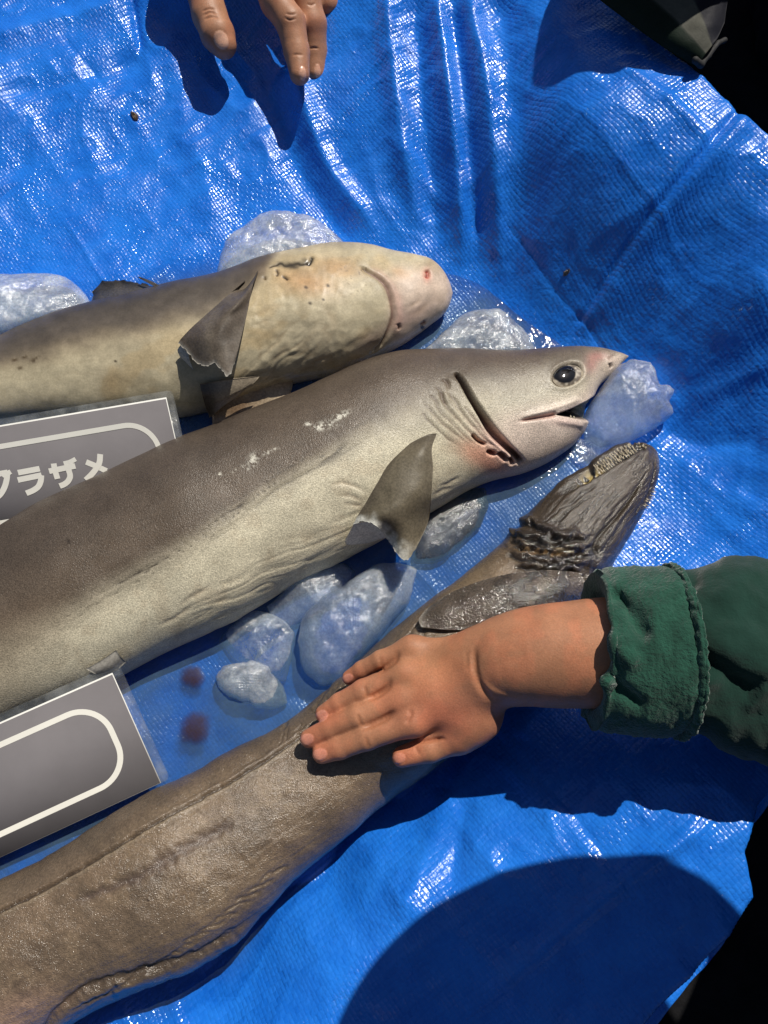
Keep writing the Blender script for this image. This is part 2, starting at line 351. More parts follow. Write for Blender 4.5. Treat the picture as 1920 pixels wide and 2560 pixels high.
FOLDS = [  # polyline in pixels with rough height, width m, height m (ridges of the hanging folds)
 ([(960, -40, .09), (985, 200, .07), (1010, 400, .04), (1060, 620, .01)], .011, .009),
 ([(1085, -40, .10), (1115, 200, .08), (1140, 430, .05), (1160, 680, .01)], .009, .010),
 ([(1160, -40, .105), (1205, 200, .085), (1235, 480, .05), (1260, 740, .01)], .011, .010),
 ([(1035, -40, .09), (1062, 250, .07), (1100, 640, .01)], .012, -.007),
 ([(1130, -20, .1), (1165, 250, .08), (1200, 680, .01)], .008, -.006),
 ([(1240, -40, .11), (1290, 250, .09), (1320, 650, .03)], .022, -.010),
 ([(720, 170, .04), (830, 430, .03), (960, 600, .01)], .012, .012),
 ([(640, 150, .04), (760, 430, .02), (900, 640, .005)], .016, -.006),
 ([(420, 80, .04), (470, 300, .02), (560, 620, .005)], .018, .005),
 ([(-20, 110, .05), (150, 60, .05), (330, 20, .05)], .012, .007),
 ([(-20, 250, .04), (200, 200, .04), (420, 110, .04)], .014, -.004),
 ([(330, -30, .05), (340, 60, .05), (345, 120, .05)], .004, -.006),
 ([(1835, 312, .12), (1700, 470, .1), (1560, 640, .06), (1410, 860, .005)], .0035, -.006),
 ([(1850, 330, .12), (1720, 490, .1), (1590, 640, .06), (1440, 860, .005)], .010, .006),
 ([(1500, 240, .1), (1640, 320, .11), (1760, 430, .11)], .006, .004),
 ([(1920, 760, .09), (1780, 860, .06), (1660, 960, .02)], .018, .005),
 ([(1920, 940, .05), (1750, 990, .03), (1640, 1010, .01)], .010, .004),
 ([(1920, 1100, .04), (1760, 1090, .03), (1650, 1060, .01)], .010, -.004),
 ([(1900, 1300, .03), (1770, 1200, .02), (1690, 1140, .01)], .010, .003),
 ([(1785, 2040, .085), (1560, 2200, .075), (1300, 2420, .055), (1100, 2600, .05)], .007, .007),
 ([(1110, 1960, .01), (1090, 2060, .02), (1040, 2180, .02), (980, 2300, .02)], .010, .005),
 ([(1160, 1990, .01), (1150, 2100, .03), (1120, 2230, .03)], .008, -.004),
 ([(1290, 1850, .012), (1330, 1790, .01), (1420, 1720, .01)], .008, .004)]
STEP = .002
gx = np.arange(-.52, .64, STEP); gy = np.arange(-.36, 1.0, STEP)
X, Y = np.meshgrid(gx, gy, indexing='ij')
def tarp_height(X, Y):
    Z = tps_eval(TPS, X, Y)
    for pl, wd, ht in FOLDS:
        q = np.array([P(*c) for c in pl])[:, :2]; q = crom(q, 14)
        lo = q.min(0) - 4 * wd; hi = q.max(0) + 4 * wd
        m = (X > lo[0]) & (X < hi[0]) & (Y > lo[1]) & (Y < hi[1])
        if not m.any(): continue
        d, t, _ = pld(X[m], Y[m], q)
        Z[m] += ht * np.exp(-np.abs(d / wd) ** 1.6) * sst(0, .12, t) * sst(1.0, .8, t)
    a = math.radians(37); U = X * math.cos(a) + Y * math.sin(a); V = -X * math.sin(a) + Y * math.cos(a)
    flat = .35 + .65 * sst(.004, .03, Z)
    wx = noise2(X * 12, Y * 12, 3) * .01; wy = noise2(X * 12, Y * 12, 4) * .01
    cr = (ridge2((U + wx) * 22, (V + wy) * 13, 5) - .5) * .0021 + (ridge2((U - wy) * 46, (V + wx) * 60, 6) - .5) * .0009 + fbm2(X * 9, Y * 9, 3, 9) * .0022
    cr += (ridge2((U + wx * 2) * 9, (V + wy * 2) * 26, 15) - .5) * .0022 * sst(0, .6, noise2(X * 5, Y * 5, 16) + .3)
    # straight fold creases along the weave
    r = np.random.default_rng(5)
    for i in range(150):
        cu, cv = r.uniform(-.6, 1.0), r.uniform(-.7, .9); ln = r.uniform(.03, .14); wd = r.uniform(.0015, .004); ht = r.choice([-1, 1]) * r.uniform(.0007, .0026)
        if i % 2: du, dv = U - cu, V - cv
        else: du, dv = V - cv, U - cu
        m = (np.abs(du) < ln) & (np.abs(dv) < 6 * wd)
        Z[m] += ht * np.exp(-np.abs(dv[m] + .002 * np.sin(du[m] * 60)) / wd) * sst(ln, ln * .6, np.abs(du[m]))
    Z += cr * flat * 1.0
    d, t, s = pld(X, Y, np.r_[rimw, rimw[:1]])
    ins = inpoly(X, Y, rimw)
    Z -= np.where(ins, 0, 1) * (.02 * sst(0, .008, d) + .22 * sst(.002, .036, d))
    return np.maximum(Z, -.016 + .006 * fbm2(X * 14, Y * 14, 3, 21))
Z = tarp_height(X, Y)
TARP = (gx, gy, Z)
def tarp_z(x, y):
    i = np.clip((np.asarray(x) - gx[0]) / STEP, 0, len(gx) - 1.001); j = np.clip((np.asarray(y) - gy[0]) / STEP, 0, len(gy) - 1.001)
    return Z[np.round(i).astype(int), np.round(j).astype(int)]
d_, _, _ = pld(X, Y, np.r_[rimw, rimw[:1]]); keep = inpoly(X, Y, rimw) | (d_ < .050)
dgx, dgy = np.gradient(d_, STEP); ovr = np.where(keep & ~inpoly(X, Y, rimw), np.maximum(d_ - .042, 0), 0)
XT, YT = X - dgx * ovr, Y - dgy * ovr                       # an even hem
fc = grid_faces(len(gx), len(gy)); fc = fc[keep.ravel()[fc].all(1)]
used = np.unique(fc); remap = np.full(X.size, -1); remap[used] = np.arange(len(used))
tv = np.stack([XT, YT, Z], -1).reshape(-1, 3)[used]
tarp = mesh_obj('tarpaulin', tv, remap[fc], mat_tarp(), up=True)
tag(tarp, 'crumpled bright blue woven plastic sheet lining the whole basin', 'tarp')

# ================================================================== WATER
WZ = .0055
pool = np.array([P(a, b, 0)[:2] for a, b in ((-300, 800), (100, 775), (480, 690), (900, 690), (1130, 700), (1250, 740), (1390, 850), (1440, 960), (1480, 1080), (1480, 1250), (1420, 1400), (1300, 1700), (1000, 1960), (700, 2250), (560, 2430), (200, 2640), (-300, 2600))])
pd_, _, _ = pld(X, Y, np.r_[pool, pool[:1]]); pin = inpoly(X, Y, pool)
wedge = np.where(pin, pd_, -pd_) + .012 * fbm2(X * 16, Y * 16, 3, 31)
wm = (Z < WZ + .002) & (wedge > -.012)
wf = grid_faces(len(gx), len(gy)); wf = wf[wm.ravel()[wf].all(1)]
used = np.unique(wf); remap = np.full(X.size, -1); remap[used] = np.arange(len(used))
murk = sst(-.008, .03, wedge).ravel()[used]
water = mesh_obj('water', np.stack([X, Y, np.full(X.shape, WZ)], -1).reshape(-1, 3)[used], remap[wf], mat_water(), col=np.repeat(murk[:, None], 3, 1), up=True); water['kind'] = 'structure'

# ================================================================== SHARKS
def tube(pairs, kz, step, nu, nl, lift=None, flat=.9):
    """skin of a body lying on the sheet: pairs of (upper, lower) outline pixels from tail to nose.
    Returns the grid, its outward normals and its photo pixels."""
    pr = np.asarray(pairs, float)
    mid = np.c_[(pr[:, 0] + pr[:, 2]) / 2, (pr[:, 1] + pr[:, 3]) / 2]
    full = np.c_[mid, pr] if lift is None else np.c_[mid, pr, np.asarray(lift, float)]
    ln = np.linalg.norm(np.diff(mid, axis=0), axis=1).sum(); ns = int(ln / step)
    u = np.linspace(0, 1, ns)
    u = np.r_[u[:-1], 1 - np.array([.45, .2, .07, .0]) * (u[1] - u[0])]
    q = crom(full, u); ns = len(q)
    A, B = q[:, 2:4], q[:, 4:6]; lf = q[:, 6] if lift is not None else np.zeros(ns)
    zc = np.full(ns, .04)
    for _ in range(4):
        a = P(A[:, 0], A[:, 1], zc); b = P(B[:, 0], B[:, 1], zc); wv = np.linalg.norm(a - b, axis=1) / 2
        zc = kz * wv * flat + lf
    ctr = (a + b) / 2; lat = (a - b) / 2
    # true vertical radius; seen from a tilt the outline also includes some height, so shave the width a little
    th = np.r_[np.linspace(0, math.pi, nu, endpoint=False), np.linspace(math.pi, 2 * math.pi, nl, endpoint=False)]
    c, s = np.cos(th), np.sin(th)
    G = ctr[:, None, :] + lat[:, None, :] * (np.sign(c) * np.abs(c) ** .92)[None, :, None]
    G[..., 2] += (kz * wv)[:, None] * (np.sign(s) * np.abs(s) ** .95)[None, :]
    lo = .0015 + np.maximum(0, lf * .0)[:, None]
    G[..., 2] = np.maximum(G[..., 2], lo)
    n = grid_normals(G, True)
    out = np.sign(((G - ctr[:, None, :]) * n).sum(-1, keepdims=True)); n = n * np.where(out == 0, 1, out)
    U, V, D = proj(G)
    m = D.mean() / F
    sm = np.r_[0, np.cumsum(np.linalg.norm(np.diff(ctr, axis=0), axis=1))]
    uv = np.stack([np.repeat(sm[:, None], len(th), 1), wv.max() * np.repeat(th[None, :], ns, 0)], -1)
    return G, n, U, V, n[..., 2] > -.25, uv.reshape(-1, 2), np.repeat(u[:, None], len(th), 1), np.repeat(th[None, :], ns, 0)

def groove(U, V, up, pts, wd, dp, ends=(.1, .1), jag=0, res=16, sd=0, p=2.0):
    """a carved (dp>0) or raised (dp<0) line: returns displacement along the normal and 0..1 mask; wd in pixels, dp in metres"""
    D = np.zeros(U.shape); M = np.zeros(U.shape)
    q = crom(pts, res) if len(pts) > 2 else np.asarray(pts, float)
    mw = np.max(wd)
    lo = q.min(0) - 4 * mw - 6; hi = q.max(0) + 4 * mw + 6
    m = up & (U > lo[0]) & (U < hi[0]) & (V > lo[1]) & (V < hi[1])
    if not m.any(): return D, M
    u, v = U[m], V[m]
    if jag: u = u + jag * noise2(U[m] / 14, V[m] / 14, sd + 40); v = v + jag * noise2(U[m] / 14, V[m] / 14, sd + 41)
    d, t, s = pld(u, v, q)
    w = np.interp(t, np.linspace(0, 1, len(wd)), wd) if np.ndim(wd) else wd
    e = sst(0, max(ends[0], 1e-3), t) * sst(1, 1 - max(ends[1], 1e-3), t)
    g = np.exp(-np.abs(d / (w + 1e-6)) ** p)
    D[m] = -dp * g * e; M[m] = g * e
    return D, M
def flap(U, V, up, pts, wd, ht, side=1, ends=(.1, .15), sd=0):
    """a raised flap that rises over wd pixels on one side and breaks off sharply along the line"""
    D = np.zeros(U.shape); q = crom(pts, 16); lo = q.min(0) - wd * 1.5; hi = q.max(0) + wd * 1.5
    m = up & (U > lo[0]) & (U < hi[0]) & (V > lo[1]) & (V < hi[1])
    if not m.any(): return D
    d, t, s = pld(U[m] + 2 * noise2(U[m] / 20, V[m] / 20, sd), V[m], q)
    x = d * s * side
    e = sst(0, ends[0], t) * sst(1, 1 - ends[1], t)
    D[m] = ht * e * np.where(x >= 0, np.clip(1 - x / wd, 0, 1) ** 1.5, 0)
    return D
def wrinkles(U, V, ang, la, lb, sd, warp=.35):
    """0..1 field of long thin creases running at an angle (degrees, photo sense) of length la and spacing lb pixels"""
    a = math.radians(ang); p, q = U * math.cos(a) + V * math.sin(a), -U * math.sin(a) + V * math.cos(a)
    q = q + warp * lb * 2 * noise2(p / (la * .6), q / (lb * 4), sd + 1)
    return .65 * (1 - np.abs(noise2(p / la, q / lb, sd))) ** 2 + .35 * (1 - np.abs(noise2(p / (la * .5), q / (lb * .55), sd + 2))) ** 2
def mixc(c, col, f):
    f = np.clip(f, 0, 1)[..., None]; return c * (1 - f) + np.asarray(col) * f
def blob(U, V, x, y, rx, ry, ang=0, soft=1.0):
    a = math.radians(ang); dx, dy = U - x, V - y; p = (dx * math.cos(a) + dy * math.sin(a)) / rx; q = (-dx * math.sin(a) + dy * math.cos(a)) / ry
    return np.exp(-(p * p + q * q) ** soft)
def smooth_rows(D, it=1):
    for _ in range(it):
        D = .5 * D + .25 * (np.roll(D, 1, 1) + np.roll(D, -1, 1)); D[1:-1] = .5 * D[1:-1] + .25 * (D[2:] + D[:-2])
    return D
def patch(name, rows, nu, nv, mat, parent, colf=None, thick=.0012, rag=None, wave=0., sd=0):
    """a thin fin: rows of (px, py, z) from root to free edge, lofted smoothly and given thickness"""
    R = [crom(np.asarray(r, float), nv) for r in rows]
    R = np.stack(R); n = len(R); T = np.linspace(0, 1, nu)
    G = np.zeros((nu, nv, 3))
    for j in range(nv): G[:, j] = crom(R[:, j], T)
    if rag is not None: G[-1, :, :2] += rag * np.stack([noise2(np.arange(nv) * .7, np.zeros(nv), sd + 3), noise2(np.arange(nv) * .7, np.zeros(nv) + 5, sd + 7)], -1); G[-2] = .5 * (G[-2] + G[-1])
    W = P(G[..., 0], G[..., 1], G[..., 2])
    if wave: W[..., 2] += wave * (noise2(G[..., 0] / 30, G[..., 1] / 30, sd) * .6 + noise2(G[..., 0] / 90, G[..., 1] / 90, sd + 1)) * T[:, None]
    col = colf(T[:, None] + np.zeros((nu, nv)), np.linspace(0, 1, nv)[None] + np.zeros((nu, nv)), G[..., 0], G[..., 1]) if colf else None
    uv = np.stack(np.broadcast_arrays(T[:, None] * .1, np.linspace(0, 1, nv)[None] * .1), -1).reshape(-1, 2)
    nn = grid_normals(W); nn *= np.where(nn[..., 2:] < 0, -1, 1)
    tk = thick * (1 - .75 * T[:, None, None]) * np.clip(np.sin(np.pi * np.linspace(0, 1, nv))[None, :, None] * 1.6 + .25, 0, 1)
    top, bot = W + nn * tk / 2, W - nn * tk / 2
    f = grid_faces(nu, nv); k = nu * nv
    idx = np.arange(k).reshape(nu, nv)
    ring = np.r_[idx[0, :], idx[1:, -1], idx[-1, -2::-1], idx[-2:0:-1, 0]]; r2 = np.roll(ring, -1)
    side = np.stack([ring, r2, r2 + k, ring + k], -1)
    o = mesh_obj(name, np.r_[top.reshape(-1, 3), bot.reshape(-1, 3)], np.r_[f, f[:, ::-1] + k, side], mat, parent,
                 None if col is None else np.r_[col.reshape(-1, col.shape[-1]), col.reshape(-1, col.shape[-1])], np.r_[uv, uv])
    return o

def nearest(Gr, up, px, py):
    u, v, d = proj(Gr); k = np.argmin(np.where(up, (u - px) ** 2 + (v - py) ** 2, 1e9)); return Gr.reshape(-1, 3)[k]
def over(Gr, up, rows):
    """fin rows given as (px, py, height above the body's skin, or above the sheet past the body)"""
    u, v, _ = proj(Gr); out = []
    for row in rows:
        o = []
        for x, y, dz in row:
            d2 = np.where(up, (u - x) ** 2 + (v - y) ** 2, 1e9); k = np.argmin(d2); zs = Gr.reshape(-1, 3)[k, 2]; far = math.sqrt(d2.ravel()[k])
            o.append((x, y, zs * (1 - min(far / 220, .9)) + dz))
        out.append(o)
    return out
M_skin2 = mat_skin('dogfish_hide', grain=.34, gscale=950, bscale=1000, bdist=.0005, bstr=.8, rough=(.32, .46), spec=.40, sss=.0)
M_skin1 = mat_skin('pale_shark_hide', grain=.10, gscale=620, bscale=950, bdist=.00022, bstr=.5, rough=(.40, .56), spec=.36)
M_skin3 = mat_skin('frilled_shark_hide', grain=.22, gscale=560, bscale=1100, bdist=.0007, bstr=.9, rough=(.20, .32), spec=.68, stretch=(55, 420, 1))
M_fin = mat_skin('fin_hide', grain=.24, gscale=520, bscale=800, bdist=.0003, bstr=.6, rough=(.52, .68), spec=.28)

# ------------------------------------------------------------------ shark with its pale belly turned up (behind the first card)
S1 = [(-160, 905, -160, 1085), (0, 858, 0, 1066), (116, 809, 130, 1060), (231, 775, 260, 1052), (347, 749, 380, 1042), (463, 720, 480, 1026), (544, 704, 560, 1005), (608, 684, 625, 980), (665, 661, 690, 957), (720, 648, 752, 942), (775, 638, 810, 931), (841, 629, 870, 911), (886, 628, 920, 893), (940, 633, 965, 872), (990, 642, 1010, 850), (1040, 650, 1050, 824), (1075, 659, 1085, 799), (1100, 677, 1106, 784), (1118, 698, 1121, 766), (1128, 718, 1129, 747), (1132, 731, 1132, 735)]
e1 = empty('shark', P(560, 850, 0) * np.array([1, 1, 0]))
tag(e1, 'pale-bellied shark turned belly up behind the lettered card', 'shark')
l1 = np.interp(np.arange(len(S1)), [0, 14, 20], [0, .004, .022])
G, n, U, V, up, uv, SS, TH = tube(S1, .74, 3.0, 190, 50, l1, .40)
D = np.zeros(U.shape)
pale = lin(186, 175, 147); dark = lin(88, 80, 72)
bound = np.interp(U, [-200, 0, 231, 463, 608, 660, 700, 1140], [960, 905, 855, 800, 735, 680, 600, 560])
bn = bound + 12 * fbm2(U / 90, V / 60, 3, 2)
c = np.zeros(U.shape + (3,)) + pale
c = mixc(c, lin(140, 126, 104), sst(60, -30, V - bn))
c = mixc(c, dark, sst(25, -45, V - bn)); c = mixc(c, lin(62, 56, 50), .7 * sst(-40, -95, V - bn))
und = ~up
c[und] = np.where((TH[und] < math.pi * 1.5)[:, None], lin(150, 140, 120), dark)
c = mixc(c, lin(176, 150, 104), .40 * sst(.15, .75, fbm2(U / 95, V / 60, 3, 5)) * sst(-10, 60, V - bn))
c = mixc(c, lin(196, 140, 84), .55 * blob(U, V, 770, 705, 75, 32, 12) + .4 * blob(U, V, 845, 668, 60, 25, 10))
c = mixc(c, lin(170, 158, 134), .5 * blob(U, V, 800, 840, 60, 60) + .25 * blob(U, V, 270, 940, 45, 70, 10) + .5 * blob(U, V, 60, 1030, 120, 40, 0))
c = mixc(c, lin(160, 138, 102), .60 * blob(U, V, 280, 958, 25, 34, 10) + .4 * blob(U, V, 660, 835, 34, 22, 0) + .3 * blob(U, V, 345, 950, 26, 40, 0))
c = mixc(c, lin(206, 184, 170), .75 * sst(950, 1010, U) * sst(640, 700, V))
c = mixc(c, lin(150, 120, 112), .5 * blob(U, V, 1030, 790, 60, 22, -30) + .5 * blob(U, V, 930, 850, 50, 22, -35))
c = mixc(c, lin(205, 160, 110), .5 * blob(U, V, 1000, 680, 22, 12, 25))
dots = sst(.66, .8, noise2(U / 4.2, V / 4.2, 8)) * (blob(U, V, 905, 670, 75, 40, 20) + blob(U, V, 885, 710, 30, 40, 0)) * .6
c = mixc(c, lin(120, 100, 80), dots)
for x, y, r in ((765, 718, 5), (820, 714, 5), (775, 758, 5), (808, 749, 4), (289, 903, 4)): c = mixc(c, lin(50, 38, 26), .9 * blob(U, V, x, y, r, r * .8, 20, 2))
for x, y, r in ((30, 900, 9), (55, 892, 7), (78, 901, 10), (44, 920, 8), (88, 893, 6)): c = mixc(c, lin(70, 54, 34), .85 * blob(U, V, x + 6 * 1, y, r, r * .6, -15) * sst(-.3, .3, noise2(U / 6, V / 6, 12) + .2))
wet = np.zeros(U.shape)
# mouth slit with a soft lip, nostrils, gill tears
mouth = [(899, 662), (930, 684), (953, 700), (966, 716), (978, 752), (982, 792), (971, 828), (953, 863), (926, 886)]
d, m = groove(U, V, up, mouth, [2, 4, 6, 6, 6, 4, 2], .0034, (.05, .05)); D += d; c = mixc(c, lin(78, 52, 44), .85 * m ** 2 * sst(.2, .4, SS * 0 + 1))
d, m = groove(U, V, up, [(912, 664), (965, 700), (992, 752), (996, 800), (980, 845)], 12, -.0010, (.2, .2)); D += d
c = mixc(c, lin(214, 160, 150), .35 * m)
for pts, wd, dp, cc in (([(1066, 675), (1070, 684), (1066, 696)], 5, .003, (120, 40, 30)), ([(994, 808), (997, 818), (996, 824)], 3, .002, (70, 30, 20)), ([(1050, 812), (1062, 806), (1058, 800)], 3, .002, (110, 60, 40)), ([(1052, 822), (1060, 816)], 5, .001, (60, 40, 34)),
                        ([(690, 672), (694, 684), (690, 690)], 3, .002, (60, 44, 30)), ([(705, 690), (715, 695), (720, 700)], 3, .002, (40, 28, 20)), ([(660, 690), (664, 700)], 3, .002, (90, 70, 40)), ([(768, 663), (776, 652), (780, 640)], 5, .003, (30, 25, 22))):
    d, m = groove(U, V, up, pts, wd, dp, (.1, .1)); D += d; c = mixc(c, lin(*cc), 1.1 * m)
c = mixc(c, lin(226, 120, 100), .6 * blob(U, V, 1067, 688, 10, 16, 0) * (1 - blob(U, V, 1067, 686, 5, 8)))
d, m = groove(U, V, up, [(665, 668), (700, 661), (745, 660), (772, 652)], [3, 6, 7, 6], .0012, (.1, .05), jag=5); D += d; c = mixc(c, lin(52, 46, 38), .95 * m); wet = np.maximum(wet, m)
# loose skin folds on the throat
W = [([(680, 925), (730, 890), (770, 850), (800, 800)], 7), ([(700, 935), (750, 905), (800, 860), (825, 820)], 6), ([(655, 925), (700, 885), (735, 840)], 7), ([(740, 935), (790, 905), (835, 865)], 6), ([(615, 800), (650, 785), (690, 762)], 6), ([(620, 815), (660, 805), (690, 790)], 5), ([(760, 915), (800, 900), (850, 885)], 5), ([(730, 930), (780, 922), (810, 915)], 4),
     ([(640, 895), (690, 860), (720, 820)], 6), ([(585, 955), (640, 935), (700, 925)], 6), ([(570, 975), (630, 955), (690, 945)], 5), ([(850, 880), (900, 850), (940, 815)], 8), ([(1020, 790), (1050, 775), (1075, 745)], 7), ([(1010, 775), (1035, 760), (1060, 738)], 5), ([(890, 880), (925, 865), (960, 845)], 5), ([(800, 760), (830, 790), (835, 830)], 9)]
for i, (pts, wd) in enumerate(W):
    d, m = groove(U, V, up, pts, wd, .0006, (.45, .45), jag=2, sd=i); D += d; c = mixc(c, lin(150, 124, 92), .25 * m)
th1 = (blob(U, V, 720, 880, 120, 55, -32, 1.5) + .5 * blob(U, V, 650, 800, 60, 40, -20) + .35 * blob(U, V, 920, 850, 70, 26, -35)) * up
wf1 = wrinkles(U, V, -38, 95, 13, 120); D -= .0015 * th1 * (wf1 - .55); c = mixc(c, lin(128, 104, 76), .5 * th1 * sst(.62, .9, wf1))
D += .0005 * fbm2(U / 75, V / 60, 2, 20) * up
wet = np.maximum(wet, .8 * sst(-30, 10, V - np.interp(U, [500, 700, 900, 1060, 1130], [1010, 935, 895, 812, 740])) * up)
wet = np.maximum(wet, .08)
c = c * (1 + .10 * np.clip(fbm2(U / 16, V / 14, 4, 91), -1, 1) * up)[..., None]
c = mixc(c, lin(120, 104, 80), .12 * sst(.72, .92, ridge2(U / 60 + .5 * noise2(U / 25, V / 25, 92), V / 46, 93)) * sst(0, 50, V - bn) * up)
D += .00025 * (ridge2(U / 17, V / 24, 94) - .4) * sst(560, 640, U) * sst(1000, 900, U) * sst(0, 60, V - bn) * up
G1 = G + n * smooth_rows(D, 1)[..., None]
mesh_obj('body', G1.reshape(-1, 3), grid_faces(*U.shape, True), M_skin1, e1, np.concatenate([c, wet[..., None]], -1).reshape(-1, 4), uv)
fc1 = lambda T, Q, u, v: np.concatenate([mixc(mixc(np.zeros(T.shape + (3,)) + lin(84, 75, 66), lin(104, 95, 84), .6 * fbm2(u / 40, v / 60, 3, 6) + .2), lin(150, 146, 138), sst(.955, 1.0, T)), np.full(T.shape + (1,), .05)], -1)
UP1 = up
pf1 = patch('pectoral_fin', over(G1, UP1, [[(612, 702, .003), (628, 688, .004), (645, 678, .003)], [(556, 750, .008), (600, 745, .020), (632, 715, .010)], [(498, 803, .012), (558, 800, .028), (620, 775, .018)], [(462, 838, .012), (530, 858, .030), (602, 850, .026)], [(444, 857, .010), (470, 880, .016), (496, 908, .022), (520, 914, .028), (535, 909, .030), (552, 925, .036), (569, 941, .042), (588, 905, .036)]]), 44, 60, M_fin, e1, fc1, .0016, rag=2.5, wave=.0015, sd=4)
patch('pectoral_fin_lobe', over(G1, UP1, [[(452, 862, .009), (470, 880, .010)], [(444, 875, .006), (476, 905, .008)], [(450, 892, .004), (484, 925, .005)]]), 12, 12, M_fin, pf1, lambda T, Q, u, v: np.concatenate([np.zeros(T.shape + (3,)) + lin(190, 186, 178), np.full(T.shape + (1,), .4)], -1), .0012)
fc1b = lambda T, Q, u, v: np.concatenate([mixc(np.zeros(T.shape + (3,)) + lin(120, 98, 76), lin(176, 160, 136), .6 * sst(.3, .9, Q) + .3 * fbm2(u / 30, v / 30, 2, 9)), np.full(T.shape + (1,), .9)], -1)
patch('pectoral_fin', [[(500, 965, .034), (560, 950, .034), (640, 935, .030), (728, 936, .022)], [(515, 1000, .026), (560, 980, .026), (640, 965, .020), (732, 958, .014)], [(530, 1045, .013), (570, 1035, .012), (640, 1020, .011), (716, 1000, .010)], [(530, 1085, .010), (575, 1060, .009), (645, 1040, .009), (704, 1010, .009)]], 24, 30, M_fin, e1, fc1b, .0018, wave=.001, sd=8)
patch('fin_edge', over(G1, UP1, [[(500, 960, .004), (560, 950, .004), (650, 940, .003)], [(505, 985, .008), (550, 985, .009), (640, 952, .006)], [(512, 1010, .010), (540, 1005, .012), (610, 975, .008)], [(524, 1045, .012), (545, 1026, .013), (600, 985, .008)]]), 22, 26, M_fin, e1, lambda T, Q, u, v: np.concatenate([mixc(np.zeros(T.shape + (3,)) + lin(150, 138, 120), lin(88, 78, 66), sst(.4, .05, Q)), np.full(T.shape + (1,), .7)], -1), .0016, wave=.001, sd=9)
fcd = lambda T, Q, u, v: np.concatenate([mixc(np.zeros(T.shape + (3,)) + lin(74, 70, 68), lin(30, 28, 27), .8 * sst(.5, 1, T) + .3 * fbm2(u / 14, v / 14, 2, 3)), np.full(T.shape + (1,), .8)], -1)
patch('dorsal_fin', [[(236, 790, .048), (300, 772, .050), (370, 750, .050), (425, 732, .050)], [(232, 765, .040), (290, 745, .043), (350, 730, .044), (400, 722, .046)], [(228, 752, .034), (236, 722, .035), (256, 701, .036), (285, 699, .038), (330, 704, .040), (372, 712, .043)]], 22, 34, M_fin, e1, fcd, .003, rag=4, wave=.0015, sd=2)
patch('fin_spine', [[(400, 724, .050), (420, 728, .050)], [(375, 710, .050), (385, 706, .050)], [(345, 694, .048), (350, 692, .048)]], 10, 5, M_fin, e1, fcd, .003)

# ------------------------------------------------------------------ big-eyed shark across the middle
S2 = [(-260, 1450, -90, 1850), (-120, 1388, 60, 1790), (0, 1333, 185, 1742), (116, 1264, 307, 1683), (231, 1212, 400, 1634), (347, 1157, 500, 1588), (440, 1113, 590, 1545), (521, 1082, 660, 1502), (637, 1035, 769, 1441), (752, 989, 850, 1400), (822, 957, 920, 1364), (886, 928, 985, 1328), (940, 908, 1040, 1297), (1000, 893, 1110, 1258), (1080, 887, 1180, 1217), (1150, 886, 1240, 1194), (1220, 888, 1312, 1177), (1280, 888, 1360, 1158), (1335, 883, 1405, 1132), (1385, 878, 1440, 1104), (1420, 875, 1462, 1078), (1445, 873, 1474, 1040), (1465, 872, 1482, 1002), (1492, 872, 1500, 962), (1515, 875, 1524, 940), (1540, 880, 1547, 915), (1558, 884, 1562, 901), (1571, 889, 1571, 892)]
e2 = empty('shark', P(750, 1250, 0) * np.array([1, 1, 0]))
tag(e2, 'grey-brown shark with large dark eye, open mouth and open gill slits', 'shark')
l2 = np.interp(np.arange(len(S2)), [0, 13, 18, 21, 24, 27], [0, .000, .003, .008, .018, .024])
G, n, U, V, up, uv, SS, TH = tube(S2, .72, 2.7, 250, 50, l2, .36)
D = np.zeros(U.shape)
belly = lin(202, 194, 170); back = lin(93, 81, 69)
bx = [-300, 0, 145, 231, 347, 463, 579, 694, 810, 926, 980, 1040, 1100, 1200, 1300, 1400, 1500, 1580]
by = [1760, 1650, 1568, 1510, 1446, 1377, 1301, 1215, 1151, 1084, 1060, 1040, 1020, 1000, 985, 960, 920, 900]
bound = np.interp(U, bx, by); nz = fbm2(U / 60, V / 40, 3, 3)
q = V - bound + 5 * nz
soft = np.interp(U, [0, 200, 800, 950, 1050, 1300], [110, 75, 48, 60, 90, 110])
c = mixc(np.zeros(U.shape + (3,)) + belly, back, sst(1, -1, q / soft))
c = mixc(c, lin(72, 63, 56), .75 * sst(-70, -270, V - bound))
c = mixc(c, lin(140, 122, 100), .5 * sst(300, -50, U) * sst(-160, 60, q))
c = mixc(c, lin(180, 168, 144), .5 * sst(.1, .8, fbm2(U / 45, V / 45, 3, 14)) * sst(0, 40, q))
c = mixc(c, lin(216, 196, 184), .8 * sst(1180, 1300, U) * sst(10, 80, q))
und = ~up; c[und] = np.where((TH[und] > math.pi * 1.55)[:, None], back, belly)
wet = np.full(U.shape, .12)
# snout: paler front, rosy patches
c = mixc(c, lin(206, 188, 172), .8 * sst(1440, 1530, U) * sst(-18, 10, V - np.interp(U, [1440, 1570], [915, 884])))
c = mixc(c, lin(190, 130, 120), .55 * (blob(U, V, 1500, 890, 26, 12, 0) + blob(U, V, 1478, 912, 16, 22, 20)))
c = mixc(c, lin(92, 80, 70), .7 * blob(U, V, 1342, 905, 14, 9) + .35 * blob(U, V, 1260, 930, 90, 22))
c = mixc(c, lin(120, 108, 98), .7 * sst(1546, 1562, U))
